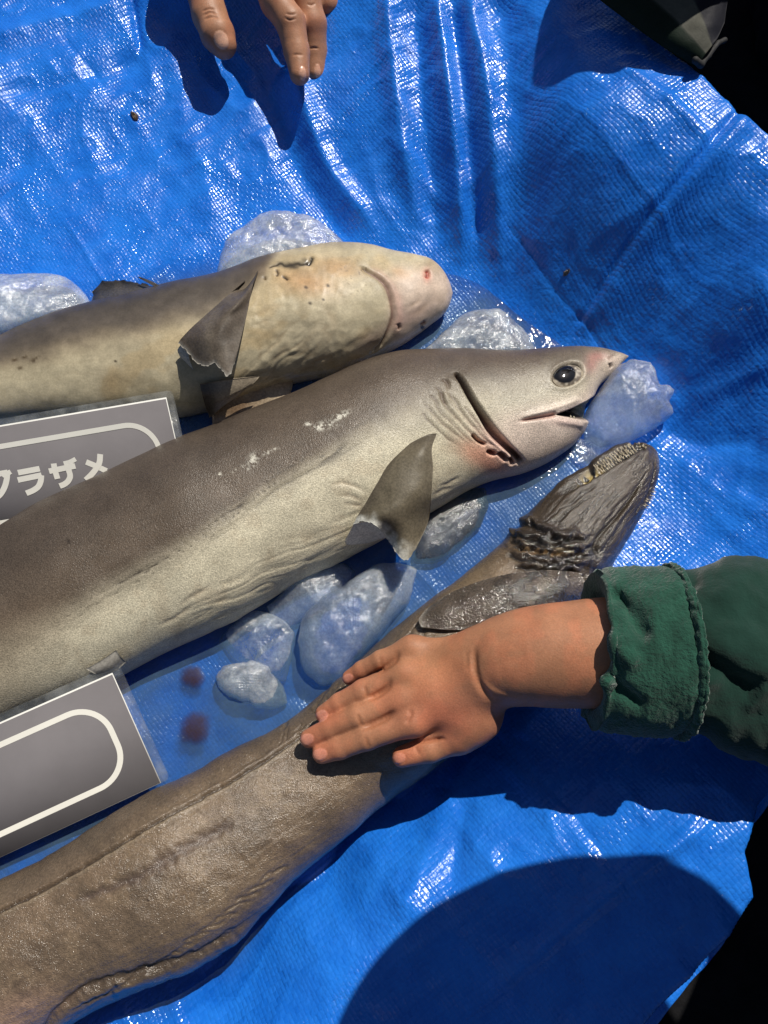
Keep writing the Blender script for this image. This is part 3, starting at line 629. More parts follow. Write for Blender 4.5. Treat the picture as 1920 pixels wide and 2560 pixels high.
# white scrapes
sc = np.zeros(U.shape)
for x, y, rx, ry, an in ((852, 1040, 22, 8, -25), (815, 1062, 26, 9, -10), (800, 1068, 14, 8, 0), (770, 1060, 9, 4, 0), (632, 1150, 10, 16, 20), (665, 1132, 14, 4, -20), (548, 1185, 5, 5, 0), (690, 1122, 5, 3, 0), (585, 1178, 8, 4, -30), (615, 1170, 10, 3, 30)):
    sc = np.maximum(sc, blob(U, V, x, y, rx, ry, an) * sst(-.15, .25, noise2(U / 5.5, V / 5.5, 60) + .7 * noise2(U / 3.2, V / 3.2, 61) - .05))
c = mixc(c, lin(206, 202, 188), 1.2 * sc)
c = mixc(c, lin(40, 32, 28), .8 * blob(U, V, 172, 1354, 7, 4, 50) + .5 * blob(U, V, 1170, 1137, 2.5, 2))
# long fine folds where back meets belly
qq = V - bound
ln2 = np.exp(-((qq + 12) / 26) ** 2) * sst(120, 240, U) * sst(960, 860, U) * up
wl = wrinkles(U, qq * 1.0, 0, 240, 9, 140, .25); D -= .0016 * ln2 * (wl - .5); c = mixc(c, lin(52, 44, 38), .9 * ln2 * sst(.60, .85, wl))
lowe = np.interp(U, [200, 400, 600, 769, 920, 985, 1060], [1740, 1632, 1540, 1439, 1363, 1326, 1285])
bf = sst(150, 60, lowe - V) * sst(430, 560, U) * sst(1000, 930, U) * up
wb_ = wrinkles(U, V, -22, 120, 12, 150); D -= .0013 * bf * (wb_ - .55); c = mixc(c, lin(150, 134, 110), .35 * bf * sst(.6, .9, wb_))
r = np.random.default_rng(3)
for pts in ([(815, 1215), (860, 1208), (900, 1222), (930, 1240)], [(840, 1240), (880, 1240), (915, 1258)], [(850, 1262), (890, 1262), (920, 1275)], [(1090, 1222), (1130, 1205), (1160, 1188)], [(1080, 1262), (1130, 1235), (1190, 1208)], [(1075, 1240), (1110, 1225), (1140, 1214)], [(440, 1520), (470, 1500), (540, 1455)], [(380, 1570), (440, 1545), (500, 1500)]):
    d, m = groove(U, V, up, pts, 5, .0009, (.4, .4), jag=2); D += d; c = mixc(c, lin(140, 120, 100), .3 * m)
# mouth: long corner line, open wedge with dark inside
gape = [(1384, 1036), (1430, 1020), (1463, 1004), (1500, 984), (1500, 1046), (1466, 1053), (1434, 1046)]
gd, gt, _ = pld(U, V, np.array(gape + gape[:1])); gi = inpoly(U, V, gape) & up
D += np.where(gi, -.022 * sst(0, 9, gd), 0); c = mixc(c, lin(26, 18, 17), gi * sst(-1, 4, gd)); wet = np.where(gi, 0, wet)
d, m = groove(U, V, up, [(1291, 1055), (1320, 1048), (1348, 1043), (1389, 1036)], [2, 4, 5, 6], .0042, (.3, .01)); D += d; c = mixc(c, lin(150, 92, 84), .8 * m)
d, m = groove(U, V, up, [(1300, 1046), (1350, 1032), (1400, 1017), (1455, 996)], 8, -.0016, (.3, .1)); D += d
d, m = groove(U, V, up, [(1380, 1050), (1430, 1058), (1462, 1064)], 8, -.0014, (.3, .1)); D += d
c = mixc(c, lin(224, 196, 186), .6 * blob(U, V, 1410, 1056, 50, 12, 10))
# gill slits: flap in front, dark red slit behind
k2 = lambda L_: [(1000 + .4099 * x, 820 + .4099 * y) for x, y in L_]
main = k2([(335, 268), (380, 335), (440, 440), (500, 535), (570, 640), (650, 725), (720, 795), (748, 832)])
d, m = groove(U, V, up, main, [3, 4.5, 5.5, 7.5, 10, 9.5, 8, 7], .008, (.03, .03), p=3.2); D += d; c = mixc(c, lin(46, 12, 9), 1.25 * m - .1)
D += flap(U, V, up, [(x - 8, y + 5) for x, y in main], 34, .0014, 1)
D += flap(U, V, up, [(x + 9, y - 5) for x, y in main], 60, .0012, -1)
GL = [([(262, 308), (285, 330), (305, 388)], 3.4, .006), ([(215, 358), (240, 375), (275, 460), (335, 540), (430, 640), (540, 740)], 3.0, .0034), ([(178, 408), (205, 425), (235, 495), (320, 585), (430, 690), (530, 752)], 2.8, .003), ([(148, 460), (180, 490), (225, 545), (330, 640), (450, 740)], 2.8, .003), ([(135, 512), (150, 540), (190, 580), (290, 670), (380, 740)], 2.8, .0026), ([(300, 395), (350, 470), (430, 580), (530, 690), (640, 770), (680, 820)], 3.0, .0036),
      ([(385, 480), (450, 560), (540, 660), (640, 740), (700, 800)], 2.8, .0028), ([(250, 395), (262, 440), (292, 480)], 3.6, .006)]
for i, (pts, wd, dp) in enumerate(GL):
    pp = k2(pts); d, m = groove(U, V, up, pp, wd * .8, dp * .28, (.03, .35), jag=1.5, sd=i); D += d; c = mixc(c, lin(80, 60, 50), .6 * m)
    d, m = groove(U, V, up, [(x + 8, y - 5) for x, y in pp], 6.5, -.0005, (.2, .35), jag=1.5, sd=i); D += d
gz_ = blob(U, V, 1165, 1075, 110, 42, 48, 1.5) * up
wg_ = wrinkles(U, V, 47, 110, 8, 160, .5); D -= .0006 * gz_ * (wg_ - .5); c = mixc(c, lin(120, 88, 76), .30 * gz_ * sst(.6, .9, wg_))
for pts, wd, dp in (([(440, 648), (480, 690), (525, 712)], 3.5, .006), ([(532, 752), (560, 762), (588, 772)], [3, 6, 4], .008), ([(600, 762), (632, 785), (652, 812)], [4, 7, 5], .008), ([(664, 795), (682, 815), (692, 836)], 5, .008)):
    d, m = groove(U, V, up, k2(pts), wd, dp, (.1, .1), p=3); D += d; c = mixc(c, lin(58, 14, 12), 1.1 * m)
c = mixc(c, lin(226, 158, 130), .75 * blob(U, V, 1205, 1137, 62, 32, 25, 1.2)); c = mixc(c, lin(190, 118, 104), .5 * blob(U, V, 1235, 1165, 40, 18, 10))
c = mixc(c, lin(232, 190, 176), .6 * blob(U, V, 1240, 1110, 62, 24, 42))
# nostril, eye socket
d, m = groove(U, V, up, k2([(1280, 212), (1290, 232), (1282, 244)]), 3.2, .003, (.1, .1)); D += d; c = mixc(c, lin(70, 50, 46), m)
d, m = groove(U, V, up, k2([(1270, 190), (1300, 175), (1312, 160)]), 5, .001, (.2, .2)); D += d
an = math.radians(-24); EX, EY = 1420, 936
ex, ey = (U - EX) * math.cos(an) + (V - EY) * math.sin(an), -(U - EX) * math.sin(an) + (V - EY) * math.cos(an); er = np.hypot(ex / 43, ey / 29)
D += np.where(up, .0006 * np.exp(-((er - 1.12) / .16) ** 2) - .010 * sst(1.0, .75, er), 0)
c = mixc(c, lin(190, 178, 160), sst(1.05, .97, er) * up); c = mixc(c, lin(104, 92, 82), .20 * np.exp(-((er - 1.35) / .22) ** 2) * up)
D += .0003 * fbm2(U / 90, V / 70, 2, 22) * up
wet = np.maximum(wet, .35 * sst(1150, 1350, U))
D2 = smooth_rows(D, 1)
G2 = G + n * D2[..., None]
b2 = mesh_obj('body', G2.reshape(-1, 3), grid_faces(*U.shape, True), M_skin2, e2, np.concatenate([c, wet[..., None]], -1).reshape(-1, 4), uv)
# eyeball: pale ring, dusky iris, glossy dark pupil
ec = nearest(G, up, EX, EY); en = n.reshape(-1, 3)[np.argmin(np.where(up, (U - EX) ** 2 + (V - EY) ** 2, 1e9))]
def eye_mesh():
    nr, na = 26, 72; r = np.linspace(0, 1, nr)[:, None]; a = np.linspace(0, 2 * math.pi, na, endpoint=False)[None]
    lx, ly = 41 * r * np.cos(a), 28 * r * np.sin(a)
    px = EX + lx * math.cos(an) - ly * math.sin(an); py = EY + lx * math.sin(an) + ly * math.cos(an)
    zz = ec[2] - .0045 + .0062 * np.sqrt(np.clip(1 - (r * .94) ** 2, 0, 1)) + 0 * a
    base = P(px, py, ec[2] + 0 * px); dx = base - ec
    tilt = -(dx[..., 0] * en[0] + dx[..., 1] * en[1]) / max(en[2], .3)
    W = base.copy(); W[..., 2] = zz + tilt
    pr = np.hypot((px - 1410) / 29, (py - 934) / 25); ir = np.hypot((px - 1418) / 38, (py - 934) / 30)
    c = np.zeros(px.shape + (3,)) + lin(200, 190, 172)
    c = mixc(c, lin(96, 86, 74), .9 * sst(1.2, .95, ir) * sst(-.4, .5, noise2(px / 6, py / 6, 5) + .3)); c = mixc(c, lin(196, 186, 168), .5 * blob(px, py, 1446, 930, 7, 14, 15))
    c = mixc(c, lin(24, 23, 24), sst(1.08, .94, pr)); c = mixc(c, lin(70, 68, 68), .5 * sst(1.0, .2, np.hypot((px - 1409) / 17, (py - 938) / 15)))
    return W, c, nr, na
W, ecol, nr, na = eye_mesh()
m_eye, nt_, out_ = newmat('wet_eye'); k_ = N(nt_); at_ = k_.n('ShaderNodeAttribute', attribute_name='pig'); pb_ = k_.n('ShaderNodeBsdfPrincipled'); k_.set(pb_, 'Base Color', at_.outputs[0]); k_.set(pb_, 'Roughness', .07); k_.set(pb_, 'Specular IOR Level', .6); k_.set(pb_, 'Coat Weight', .6); k_.set(pb_, 'Coat Roughness', .03)
k_.set(pb_, 'Normal', k_.bump(k_.noise(k_.n('ShaderNodeTexCoord').outputs['Object'], 160, 2), .15, .0006)); nt_.links.new(pb_.outputs[0], out_.inputs[0])
mesh_obj('eye', W.reshape(-1, 3), grid_faces(nr, na, True), m_eye, e2, ecol.reshape(-1, 3), up=True)
fin2 = lambda T, Q, u, v: np.concatenate([mixc(mixc(np.zeros(T.shape + (3,)) + lin(100, 92, 76), lin(74, 66, 56), .6 * sst(.25, 0, Q) + .5 * sst(.2, 0, T)), lin(206, 206, 198), .85 * sst(.86, 1.0, T + .05 * fbm2(u / 18, v / 18, 2, 3)) * sst(1.05, .6, Q)), np.full(T.shape + (1,), .15)], -1)
pf2 = patch('pectoral_fin', over(G2, up, [[(1015, 1118, .002), (1050, 1098, .003), (1075, 1088, .003), (1092, 1084, .002)], [(970, 1163, .005), (1020, 1140, .010), (1060, 1122, .012), (1080, 1118, .010)], [(943, 1208, .007), (1000, 1195, .016), (1055, 1180, .018), (1082, 1170, .016)], [(912, 1260, .009), (975, 1252, .022), (1040, 1240, .028), (1078, 1235, .026)], [(890, 1296, .010), (945, 1290, .026), (1020, 1295, .038), (1071, 1300, .042)], [(884, 1311, .010), (903, 1303, .016), (922, 1305, .022), (943, 1316, .028), (962, 1338, .034), (984, 1369, .044), (1000, 1392, .050), (1013, 1400, .052), (1040, 1372, .050)]]), 60, 70, M_fin, e2, fin2, .0024, rag=2, wave=.0012, sd=5)
patch('pectoral_fin_underside', over(G2, up, [[(886, 1307, .010), (930, 1304, .016), (950, 1318, .020)], [(873, 1332, .006), (915, 1325, .009), (962, 1330, .016)], [(863, 1356, .004), (900, 1354, .005), (965, 1340, .010)], [(868, 1363, .0035), (905, 1360, .0035), (965, 1344, .008)]]), 20, 24, M_fin, pf2, lambda T, Q, u, v: np.concatenate([np.zeros(T.shape + (3,)) + lin(214, 210, 200), np.full(T.shape + (1,), .2)], -1), .0012)
patch('pelvic_fin', over(G2, up, [[(215, 1672, .003), (255, 1650, .003), (290, 1625, .003)], [(232, 1682, .006), (270, 1664, .008), (300, 1640, .006)], [(250, 1690, .008), (290, 1676, .010), (315, 1655, .006)]]), 12, 16, M_fin, e2, lambda T, Q, u, v: np.concatenate([np.zeros(T.shape + (3,)) + lin(150, 146, 138), np.full(T.shape + (1,), .4)], -1), .0016)
# a few hooked teeth in the lower jaw
tv_, tf_ = [], []
for i in range(2):
    x, y = 1428 + i * 8, 1042 + i * 2.0
    z0 = nearest(G2, up & ~gi, x, y + 5)[2] - .001
    b = P(x, y + 3, z0); w_ = .0011; tip = P(x - 2, y - 5, z0 + .001)
    k0 = len(tv_); tv_ += [b + (-w_, 0, 0), b + (w_, 0, 0), b + (0, w_, w_), tip]; tf_ += [(k0, k0 + 1, k0 + 3), (k0 + 1, k0 + 2, k0 + 3), (k0 + 2, k0, k0 + 3)]
mesh_obj('teeth', tv_, [tf_], mat_plain('tooth_ivory', (.72, .66, .52), .3, .5, 200, .1), e2)['kind'] = 'stuff'

# ------------------------------------------------------------------ frilled shark along the front
S3 = [(-300, 2400, -80, 2760), (-200, 2330, -10, 2685), (-100, 2262, 80, 2612), (0, 2202, 205, 2545), (116, 2142, 330, 2484), (231, 2069, 440, 2440), (320, 2012, 520, 2398), (400, 1966, 590, 2350), (492, 1926, 655, 2288), (579, 1875, 723, 2214), (640, 1845, 790, 2155), (700, 1815, 868, 2092), (760, 1773, 955, 2017), (820, 1720, 1040, 1955), (880, 1668, 1110, 1905), (940, 1610, 1180, 1855), (1018, 1546, 1260, 1780), (1090, 1490, 1335, 1700), (1151, 1442, 1400, 1615), (1209, 1396, 1452, 1545), (1250, 1362, 1494, 1480), (1278, 1326, 1524, 1425), (1312, 1292, 1550, 1382), (1350, 1253, 1574, 1340), (1396, 1216, 1600, 1297), (1436, 1188, 1620, 1257), (1472, 1162, 1637, 1220), (1505, 1140, 1645, 1193), (1540, 1122, 1647, 1168), (1575, 1111, 1642, 1146), (1602, 1112, 1632, 1130), (1618, 1119, 1620, 1122)]
e3 = empty('frilled_shark', P(900, 1850, 0) * np.array([1, 1, 0]))
tag(e3, 'long dark brown eel-like frilled shark lying under the child\'s hand', 'shark')
l3 = np.interp(np.arange(len(S3)), [0, 24, 28, 31], [0, .000, .010, .020])
G, n, U, V, up, uv, SS, TH = tube(S3, .78, 2.8, 210, 50, l3, .62)
D = np.zeros(U.shape)
c = np.zeros(U.shape + (3,)) + lin(118, 100, 81)
c = mixc(c, lin(92, 79, 65), .5 * sst(-.3, .6, fbm2(U / 90, V / 70, 3, 3)))
c = mixc(c, lin(142, 122, 98), .35 * sst(.1, .7, fbm2(U / 60, V / 70, 3, 7)))
# body axis coordinates: along and across
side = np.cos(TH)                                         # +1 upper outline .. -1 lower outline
c = mixc(c, lin(84, 72, 60), .6 * sst(.45, .9, side)); c = mixc(c, lin(88, 75, 62), .6 * sst(-.35, -.85, side))  # upper band darker; lower flank's form shading put into the colour
head = sst(1240, 1330, U - .0 * V); c = mixc(c, lin(64, 55, 45), .9 * head)
c = mixc(c, lin(128, 110, 86), .6 * blob(U, V, 1180, 1450, 70, 40, -40) + .4 * blob(U, V, 1300, 1240, 40, 60, 30))
wet = np.full(U.shape, .25)
k8 = lambda L_: [(.5787 * x, 1560 + .5787 * y) for x, y in L_]
seam = k8([(1400, 400), (1260, 510), (1100, 620), (900, 735), (700, 845), (500, 965), (300, 1085), (130, 1180), (-60, 1270)])
d, m = groove(U, V, up, seam, 3.6, .0024, (.1, .01), jag=2, res=40); D += d; c = mixc(c, lin(48, 40, 34), .8 * m)
d, m = groove(U, V, up, [(x - 3, y - 8) for x, y in seam], 4, -.0011, (.1, .01), jag=2, res=40); D += d
d, m = groove(U, V, up, [(x + 4, y + 8) for x, y in seam], 5, -.0012, (.1, .01), jag=2, res=40); D += d; c = mixc(c, lin(150, 136, 114), .4 * m)  # paler ridge: the seam's highlight painted into the colour
d, m = groove(U, V, up, k8([(1080, 790), (950, 890), (800, 970), (620, 1080), (430, 1160), (260, 1220)]), [9, 16, 20, 16, 10, 6], .0022, (.2, .2), jag=5); D += d; c = mixc(c, lin(84, 70, 66), .6 * m)
# hanging fin along the lower flank
flp = k8([(180, 1760), (240, 1680), (330, 1600), (500, 1530), (700, 1480), (900, 1400), (1050, 1300), (1200, 1180)])
d, m = groove(U, V, up, flp, [7, 9, 10, 9, 8, 7, 6], .0026, (.02, .3), jag=4, res=30); D += d; c = mixc(c, lin(66, 55, 46), .5 * m)
d, m = groove(U, V, up, [(x + 9, y + 20) for x, y in flp], 14, -.0020, (.02, .3), jag=4, res=30); D += d
fold = np.zeros(U.shape)
for i in range(16):
    t = i / 15; x0, y0 = 165 + 470 * t, 2520 - 195 * t - 130 * t * t + 10; 
    d, m = groove(U, V, up, [(x0, y0), (x0 + 42, y0 - 22), (x0 + 95, y0 - 42)], 3.4, .0011, (.3, .3), jag=4, sd=i); D += d; c = mixc(c, lin(78, 66, 55), .3 * m)
c = mixc(c, lin(60, 50, 42), .5 * blob(U, V, 60, 2450, 80, 50, -30) * sst(-.2, .5, fbm2(U / 20, V / 20, 3, 33)))
for x, y, r in ((291, 2462, 6), (288, 2490, 9), (283, 2478, 4), (370, 2250, 3)): c = mixc(c, lin(10, 9, 9), blob(U, V, x, y, r, r * .8, 0, 2)); wet = np.maximum(wet, blob(U, V, x, y, r, r))
c = mixc(c, lin(196, 160, 140), .45 * blob(U, V, 40, 2540, 110, 50, -20))
# folds across the flank by the hand and behind the fin
r = np.random.default_rng(9)
for i in range(46):
    t = r.uniform(0, 1); x = 700 + 400 * t; y = 1800 - 300 * t + r.uniform(-6, 60); a = math.radians(r.uniform(20, 75)); ln = r.uniform(14, 34)
    d, m = groove(U, V, up, [(x - ln * math.cos(a), y + ln * math.sin(a)), (x, y + 3), (x + ln * math.cos(a), y - ln * math.sin(a))], 3.0, .0009, (.3, .3), jag=3, sd=i); D += d; c = mixc(c, lin(70, 60, 50), .25 * m)
fw = sst(.2, -.3, side) * sst(1000, 700, U) * up; w3_ = wrinkles(U, V, -33, 130, 8, 190, .5); D -= .0005 * fw * (w3_ - .5); c = mixc(c, lin(80, 68, 56), .25 * fw * sst(.6, .9, w3_))
# mouth: gape along the upper side of the head, filled by tooth rows and yellow flesh
k5 = lambda L_: [(960 + .5787 * x, 1060 + .5787 * y) for x, y in L_]
mo = k5([(740, 300), (800, 272), (850, 238), (900, 205), (960, 172), (1030, 128), (1085, 100), (1130, 104)])
d, m = groove(U, V, up, mo, [3, 9, 15, 17, 15, 14, 12, 6], .0085, (.1, .02), jag=4, res=30, p=3); D += d; c = mixc(c, lin(24, 18, 14), 1.2 * m)
wet = np.maximum(wet, .9 * m); MOUTH = m
c = mixc(c, lin(206, 180, 104), 1.3 * sst(.25, .6, MOUTH) * blob(U, V, *k5([(885, 225)])[0], 30, 15, -42) * sst(-.4, .2, noise2(U / 8, V / 8, 4) + .25))
d, m = groove(U, V, up, [(x - 16, y - 14) for x, y in mo], 8, -.0022, (.1, .05), res=30); D += d
d, m = groove(U, V, up, [(x + 16, y + 15) for x, y in mo], 10, -.0018, (.1, .05), res=30); D += d
# flowing fine wrinkles on the crown
for i in range(44):
    t = i / 43; x0 = 1300 + 235 * t + r.uniform(-8, 8); y0 = 1330 + 80 * t + r.uniform(-12, 30); x1 = 1500 + 140 * t; y1 = 1170 + 30 * t + r.uniform(0, 40)
    mx_, my_ = (x0 + x1) / 2 - 14 + 22 * t, (y0 + y1) / 2 - 10 + 8 * math.sin(i)
    s0, s1 = r.uniform(0, .45), r.uniform(.6, 1); L3 = crom([(x0, y0), (mx_, my_), (x1, y1)], np.linspace(s0, s1, 8))
    d, m = groove(U, V, up, L3, r.uniform(1.7, 2.8), r.uniform(.0003, .0007), (.3, .3), jag=3, sd=i); D += d; c = mixc(c, lin(44, 37, 30), .45 * m)
d, m = groove(U, V, up, k5([(935, 590), (918, 520), (940, 480), (1010, 400), (1090, 290), (1150, 180)]), [5, 7, 5, 4, 3, 2], .004, (.1, .3), res=24); D += d; c = mixc(c, lin(34, 27, 22), .75 * m)
d, m = groove(U, V, up, k5([(1165, 150), (1172, 200), (1155, 270), (1110, 370)]), 3, .0014, (.1, .3)); D += d; c = mixc(c, lin(30, 24, 20), .5 * m)
d, m = groove(U, V, up, k5([(1075, 215), (1085, 205), (1092, 215), (1082, 222)]), 2, .001, (0, 0)); D += d; c = mixc(c, lin(44, 36, 30), .6 * m)
hd = head * sst(1330, 1380, U) * up; wh_ = wrinkles(U, V, -48, 170, 9, 180, .6); D -= .0007 * hd * (wh_ - .5); c = mixc(c, lin(40, 34, 28), .45 * hd * sst(.6, .9, wh_))
# the collar of frilled gills: ragged wet folds right round the throat
COLLAR = [([(540, 440), (600, 430), (680, 462), (760, 500), (840, 505), (920, 490)], 6, .0060), ([(545, 480), (600, 500), (700, 525), (790, 545), (880, 540), (930, 520)], 5, .0050), ([(560, 535), (640, 552), (740, 566), (830, 575), (910, 570)], 6, .0060), ([(530, 570), (620, 590), (720, 606), (820, 605), (900, 612)], 5, .0046), ([(560, 610), (660, 632), (760, 640), (860, 640)], 5, .0046), ([(690, 480), (720, 500), (790, 505), (810, 480), (800, 450)], 4, .0028), ([(540, 460), (555, 500), (590, 520), (580, 560)], 4, .003)]
for i, (pts, wd, dp) in enumerate(COLLAR):
    pp = k5(pts); d, m = groove(U, V, up, pp, wd, dp * .5, (.06, .25), jag=6, res=24, sd=i * 3); D += d; c = mixc(c, lin(22, 17, 13), .9 * m); wet = np.maximum(wet, m)
    d, m = groove(U, V, up, [(x + 2, y - 12) for x, y in pp], 9, -.0028, (.15, .25), jag=6, res=24, sd=i * 3); D += d
    wet = np.maximum(wet, blob(U, V, np.mean([p[0] for p in pp]), np.mean([p[1] for p in pp]), 120, 26, 8))
c = mixc(c, lin(222, 178, 120), .95 * blob(U, V, *k5([(670, 553)])[0], 42, 6, 4) * sst(-.35, .2, noise2(U / 11, V / 9, 44) + .2)); c = mixc(c, lin(190, 172, 140), .5 * blob(U, V, *k5([(760, 545)])[0], 34, 4, 12))
cz = blob(U, V, *k5([(740, 545)])[0], 150, 62, 12, 2)
wc_ = wrinkles(U, V, 9, 75, 15, 170, .7); D -= .0020 * cz * (wc_ - .5); c = mixc(c, lin(22, 17, 13), .8 * cz * sst(.58, .85, wc_))
c = mixc(c, lin(28, 23, 18), .85 * cz * sst(-.2, .4, fbm2(U / 18, V / 12, 3, 53)))
wet = np.maximum(wet, .9 * cz); hz = blob(U, V, *k5([(840, 700)])[0], 90, 60, 20, 2); D += hz * .0022 * fbm2(U / 22, V / 22, 4, 54); wet = np.maximum(wet, .75 * hz); c = mixc(c, lin(52, 42, 32), .6 * hz * sst(0, .5, fbm2(U / 25, V / 25, 3, 55)))
c = mixc(c, lin(40, 33, 26), .6 * blob(U, V, 1370, 1330, 60, 20, 15)); wet = np.maximum(wet, .8 * blob(U, V, 1385, 1325, 70, 28, 15))
D += .0006 * fbm2(U / 60, V / 50, 3, 25) * up
G3 = G + n * smooth_rows(D, 1)[..., None]; up3 = up
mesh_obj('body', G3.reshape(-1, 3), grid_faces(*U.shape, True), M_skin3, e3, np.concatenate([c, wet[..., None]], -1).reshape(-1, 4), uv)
def top3(px, py):
    return nearest(G3, up3, px, py)
fin3 = lambda T, Q, u, v: np.concatenate([mixc(mixc(np.zeros(T.shape + (3,)) + lin(84, 74, 64), lin(42, 35, 28), .9 * sst(-.2, .4, fbm2(u / 26, v / 18, 3, 6)) * sst(1.0, .25, T)), lin(150, 144, 134), .5 * sst(.95, 1, T)), np.full(T.shape + (1,), .95)], -1)
z3 = lambda L_, dz: [(x, y, top3(x, y)[2] + d_) for (x, y), d_ in zip(k5(L_), dz)]
patch('pectoral_fin', [z3([(830, 640), (880, 700), (870, 790), (830, 850)], (.003, .003, .003, .003)), z3([(700, 632), (740, 700), (720, 790), (700, 860)], (.004, .007, .007, .004)), z3([(560, 645), (580, 710), (560, 790), (550, 870)], (.005, .008, .008, .004)), z3([(400, 685), (420, 730), (410, 800), (390, 885)], (.005, .008, .008, .004)), z3([(270, 740), (285, 780), (280, 825), (260, 890)], (.005, .007, .006, .003)), z3([(185, 800), (165, 825), (150, 850), (160, 880)], (.005, .006, .006, .004))], 60, 44, mat_skin('wet_fin_hide', grain=.2, gscale=500, bscale=560, bdist=.0012, bstr=1.0, rough=(.20, .34), spec=.6, stretch=(30, 500, 1)), e3, fin3, .004, wave=.0022, sd=12)
# tooth rows: many tiny three-pointed hooks
def hooks(name, line, rows, gap, size, zoff, lean):
    tv, tf = [], []; q = crom(line, 400); s = np.r_[0, np.cumsum(np.linalg.norm(np.diff(q, axis=0), axis=1))]
    for i in range(int(s[-1] / gap)):
        x = np.interp(i * gap, s, q[:, 0]); y = np.interp(i * gap, s, q[:, 1])
        for j in range(rows):
            xx = x + (j - (rows - 1) / 2) * 7.5 * .62 + r.uniform(-1.5, 1.5); yy = y + (j - (rows - 1) / 2) * 7.5 * .78 + r.uniform(-1.5, 1.5)
            b = top3(xx, yy) + (0, 0, zoff)
            for k in (-1, 0, 1):
                sz = size * (1 if k == 0 else .7) * r.uniform(.8, 1.2); o = np.array((k * size * .55 * .75, -k * size * .55 * .66, 0)); p0 = b + o
                tip = p0 + np.array(lean) * sz * 1.9 + r.normal(0, .15, 3) * sz
                w_ = sz * .33; k0 = len(tv); tv += [p0 + (w_, 0, 0), p0 + (-w_ * .5, w_ * .86, 0), p0 + (-w_ * .5, -w_ * .86, 0), tip]; tf += [(k0, k0 + 1, k0 + 3), (k0 + 1, k0 + 2, k0 + 3), (k0 + 2, k0, k0 + 3)]
    o = mesh_obj(name, tv, [tf], M_tooth3, e3, smooth=False); o['kind'] = 'stuff'; return o
M_tooth3 = mat_plain('old_tooth', (.62, .54, .40), .3, .5, 260, .25)
hooks('tooth_rows', k5([(915, 205), (960, 178), (1030, 132), (1085, 104)]), 4, 7.0, .0017, .0035, (-.3, .25, .9))
hooks('tooth_rows', k5([(1100, 98), (1130, 102), (1155, 118)]), 2, 7, .0013, .001, (.1, .5, .8))
hooks('tooth_rows', k5([(1168, 285), (1160, 300), (1140, 335), (1122, 372)]), 2, 6, .0013, .0, (.8, -.3, .3))

# ================================================================== ICE
ICE = [
 ([(-20, 702), (30, 695), (75, 683), (130, 680), (175, 700), (215, 735), (228, 770), (200, 815), (60, 850), (-30, 860)], .000, .040, 'a', 'snowy ice lump against the dorsal fin of the belly-up shark'),
 ([(545, 640), (560, 610), (600, 580), (650, 560), (720, 553), (790, 565), (850, 600), (895, 640), (860, 700), (700, 740), (560, 730), (538, 690)], .000, .052, 'a', 'broad domed ice lump behind the head of the belly-up shark'),
 ([(1050, 885), (1110, 830), (1150, 790), (1200, 775), (1250, 772), (1290, 800), (1330, 840), (1355, 880), (1330, 920), (1200, 930), (1060, 925)], .000, .040, 'c', 'grey ice lump wedged behind the back of the big-eyed shark'),
 ([(1466, 1050), (1475, 1010), (1500, 965), (1530, 930), (1570, 912), (1610, 930), (1640, 985), (1660, 986), (1672, 1000), (1660, 1018), (1676, 1040), (1630, 1076), (1570, 1100), (1510, 1106), (1474, 1085)], .001, .040, 'b', 'clear ice lump at the snout of the big-eyed shark'),
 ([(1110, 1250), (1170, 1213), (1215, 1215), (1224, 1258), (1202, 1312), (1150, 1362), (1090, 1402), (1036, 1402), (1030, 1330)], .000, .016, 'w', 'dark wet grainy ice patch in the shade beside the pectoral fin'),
 ([(740, 1600), (750, 1545), (800, 1495), (860, 1462), (900, 1432), (960, 1400), (1000, 1396), (1046, 1416), (1036, 1452), (1022, 1502), (960, 1575), (900, 1640), (845, 1704), (800, 1710), (758, 1680)], .000, .042, 'b', 'largest smooth ice slab between the two grey sharks'),
 ([(665, 1515), (720, 1468), (790, 1422), (860, 1405), (890, 1428), (850, 1490), (770, 1545), (720, 1570), (685, 1550)], -.002, .022, 'b', 'half-hidden blue ice piece tucked behind the largest slab'),
 ([(545, 1600), (590, 1545), (640, 1518), (695, 1538), (735, 1580), (728, 1645), (708, 1700), (650, 1690), (590, 1660)], -.002, .018, 's', 'see-through ice piece sunk in the melt water'),
 ([(533, 1690), (556, 1664), (620, 1648), (672, 1664), (706, 1720), (710, 1752), (680, 1770), (600, 1757), (550, 1732)], .000, .024, 'c', 'small frosty ice lump above the blood clots'),
 ([(1430, 1100), (1480, 1088), (1530, 1108), (1520, 1140), (1480, 1168), (1440, 1150)], .000, .010, 's', 'thin clear ice sliver beside the frilled shark\'s snout')]
IM = {'a': mat_ice('snowy_ice', (.28, .66), white=(.68, .73, .80)), 'b': mat_ice('clear_blue_ice', (.22, .44), white=(.56, .64, .74), fs=26), 'c': mat_ice('frosty_ice', (.24, .68), white=(.62, .66, .70)), 's': mat_ice('sunken_ice', (.08, .42), white=(.6, .68, .76)), 'w': mat_ice('wet_grainy_ice', (.30, .70), white=(.12, .125, .13), fs=70)}
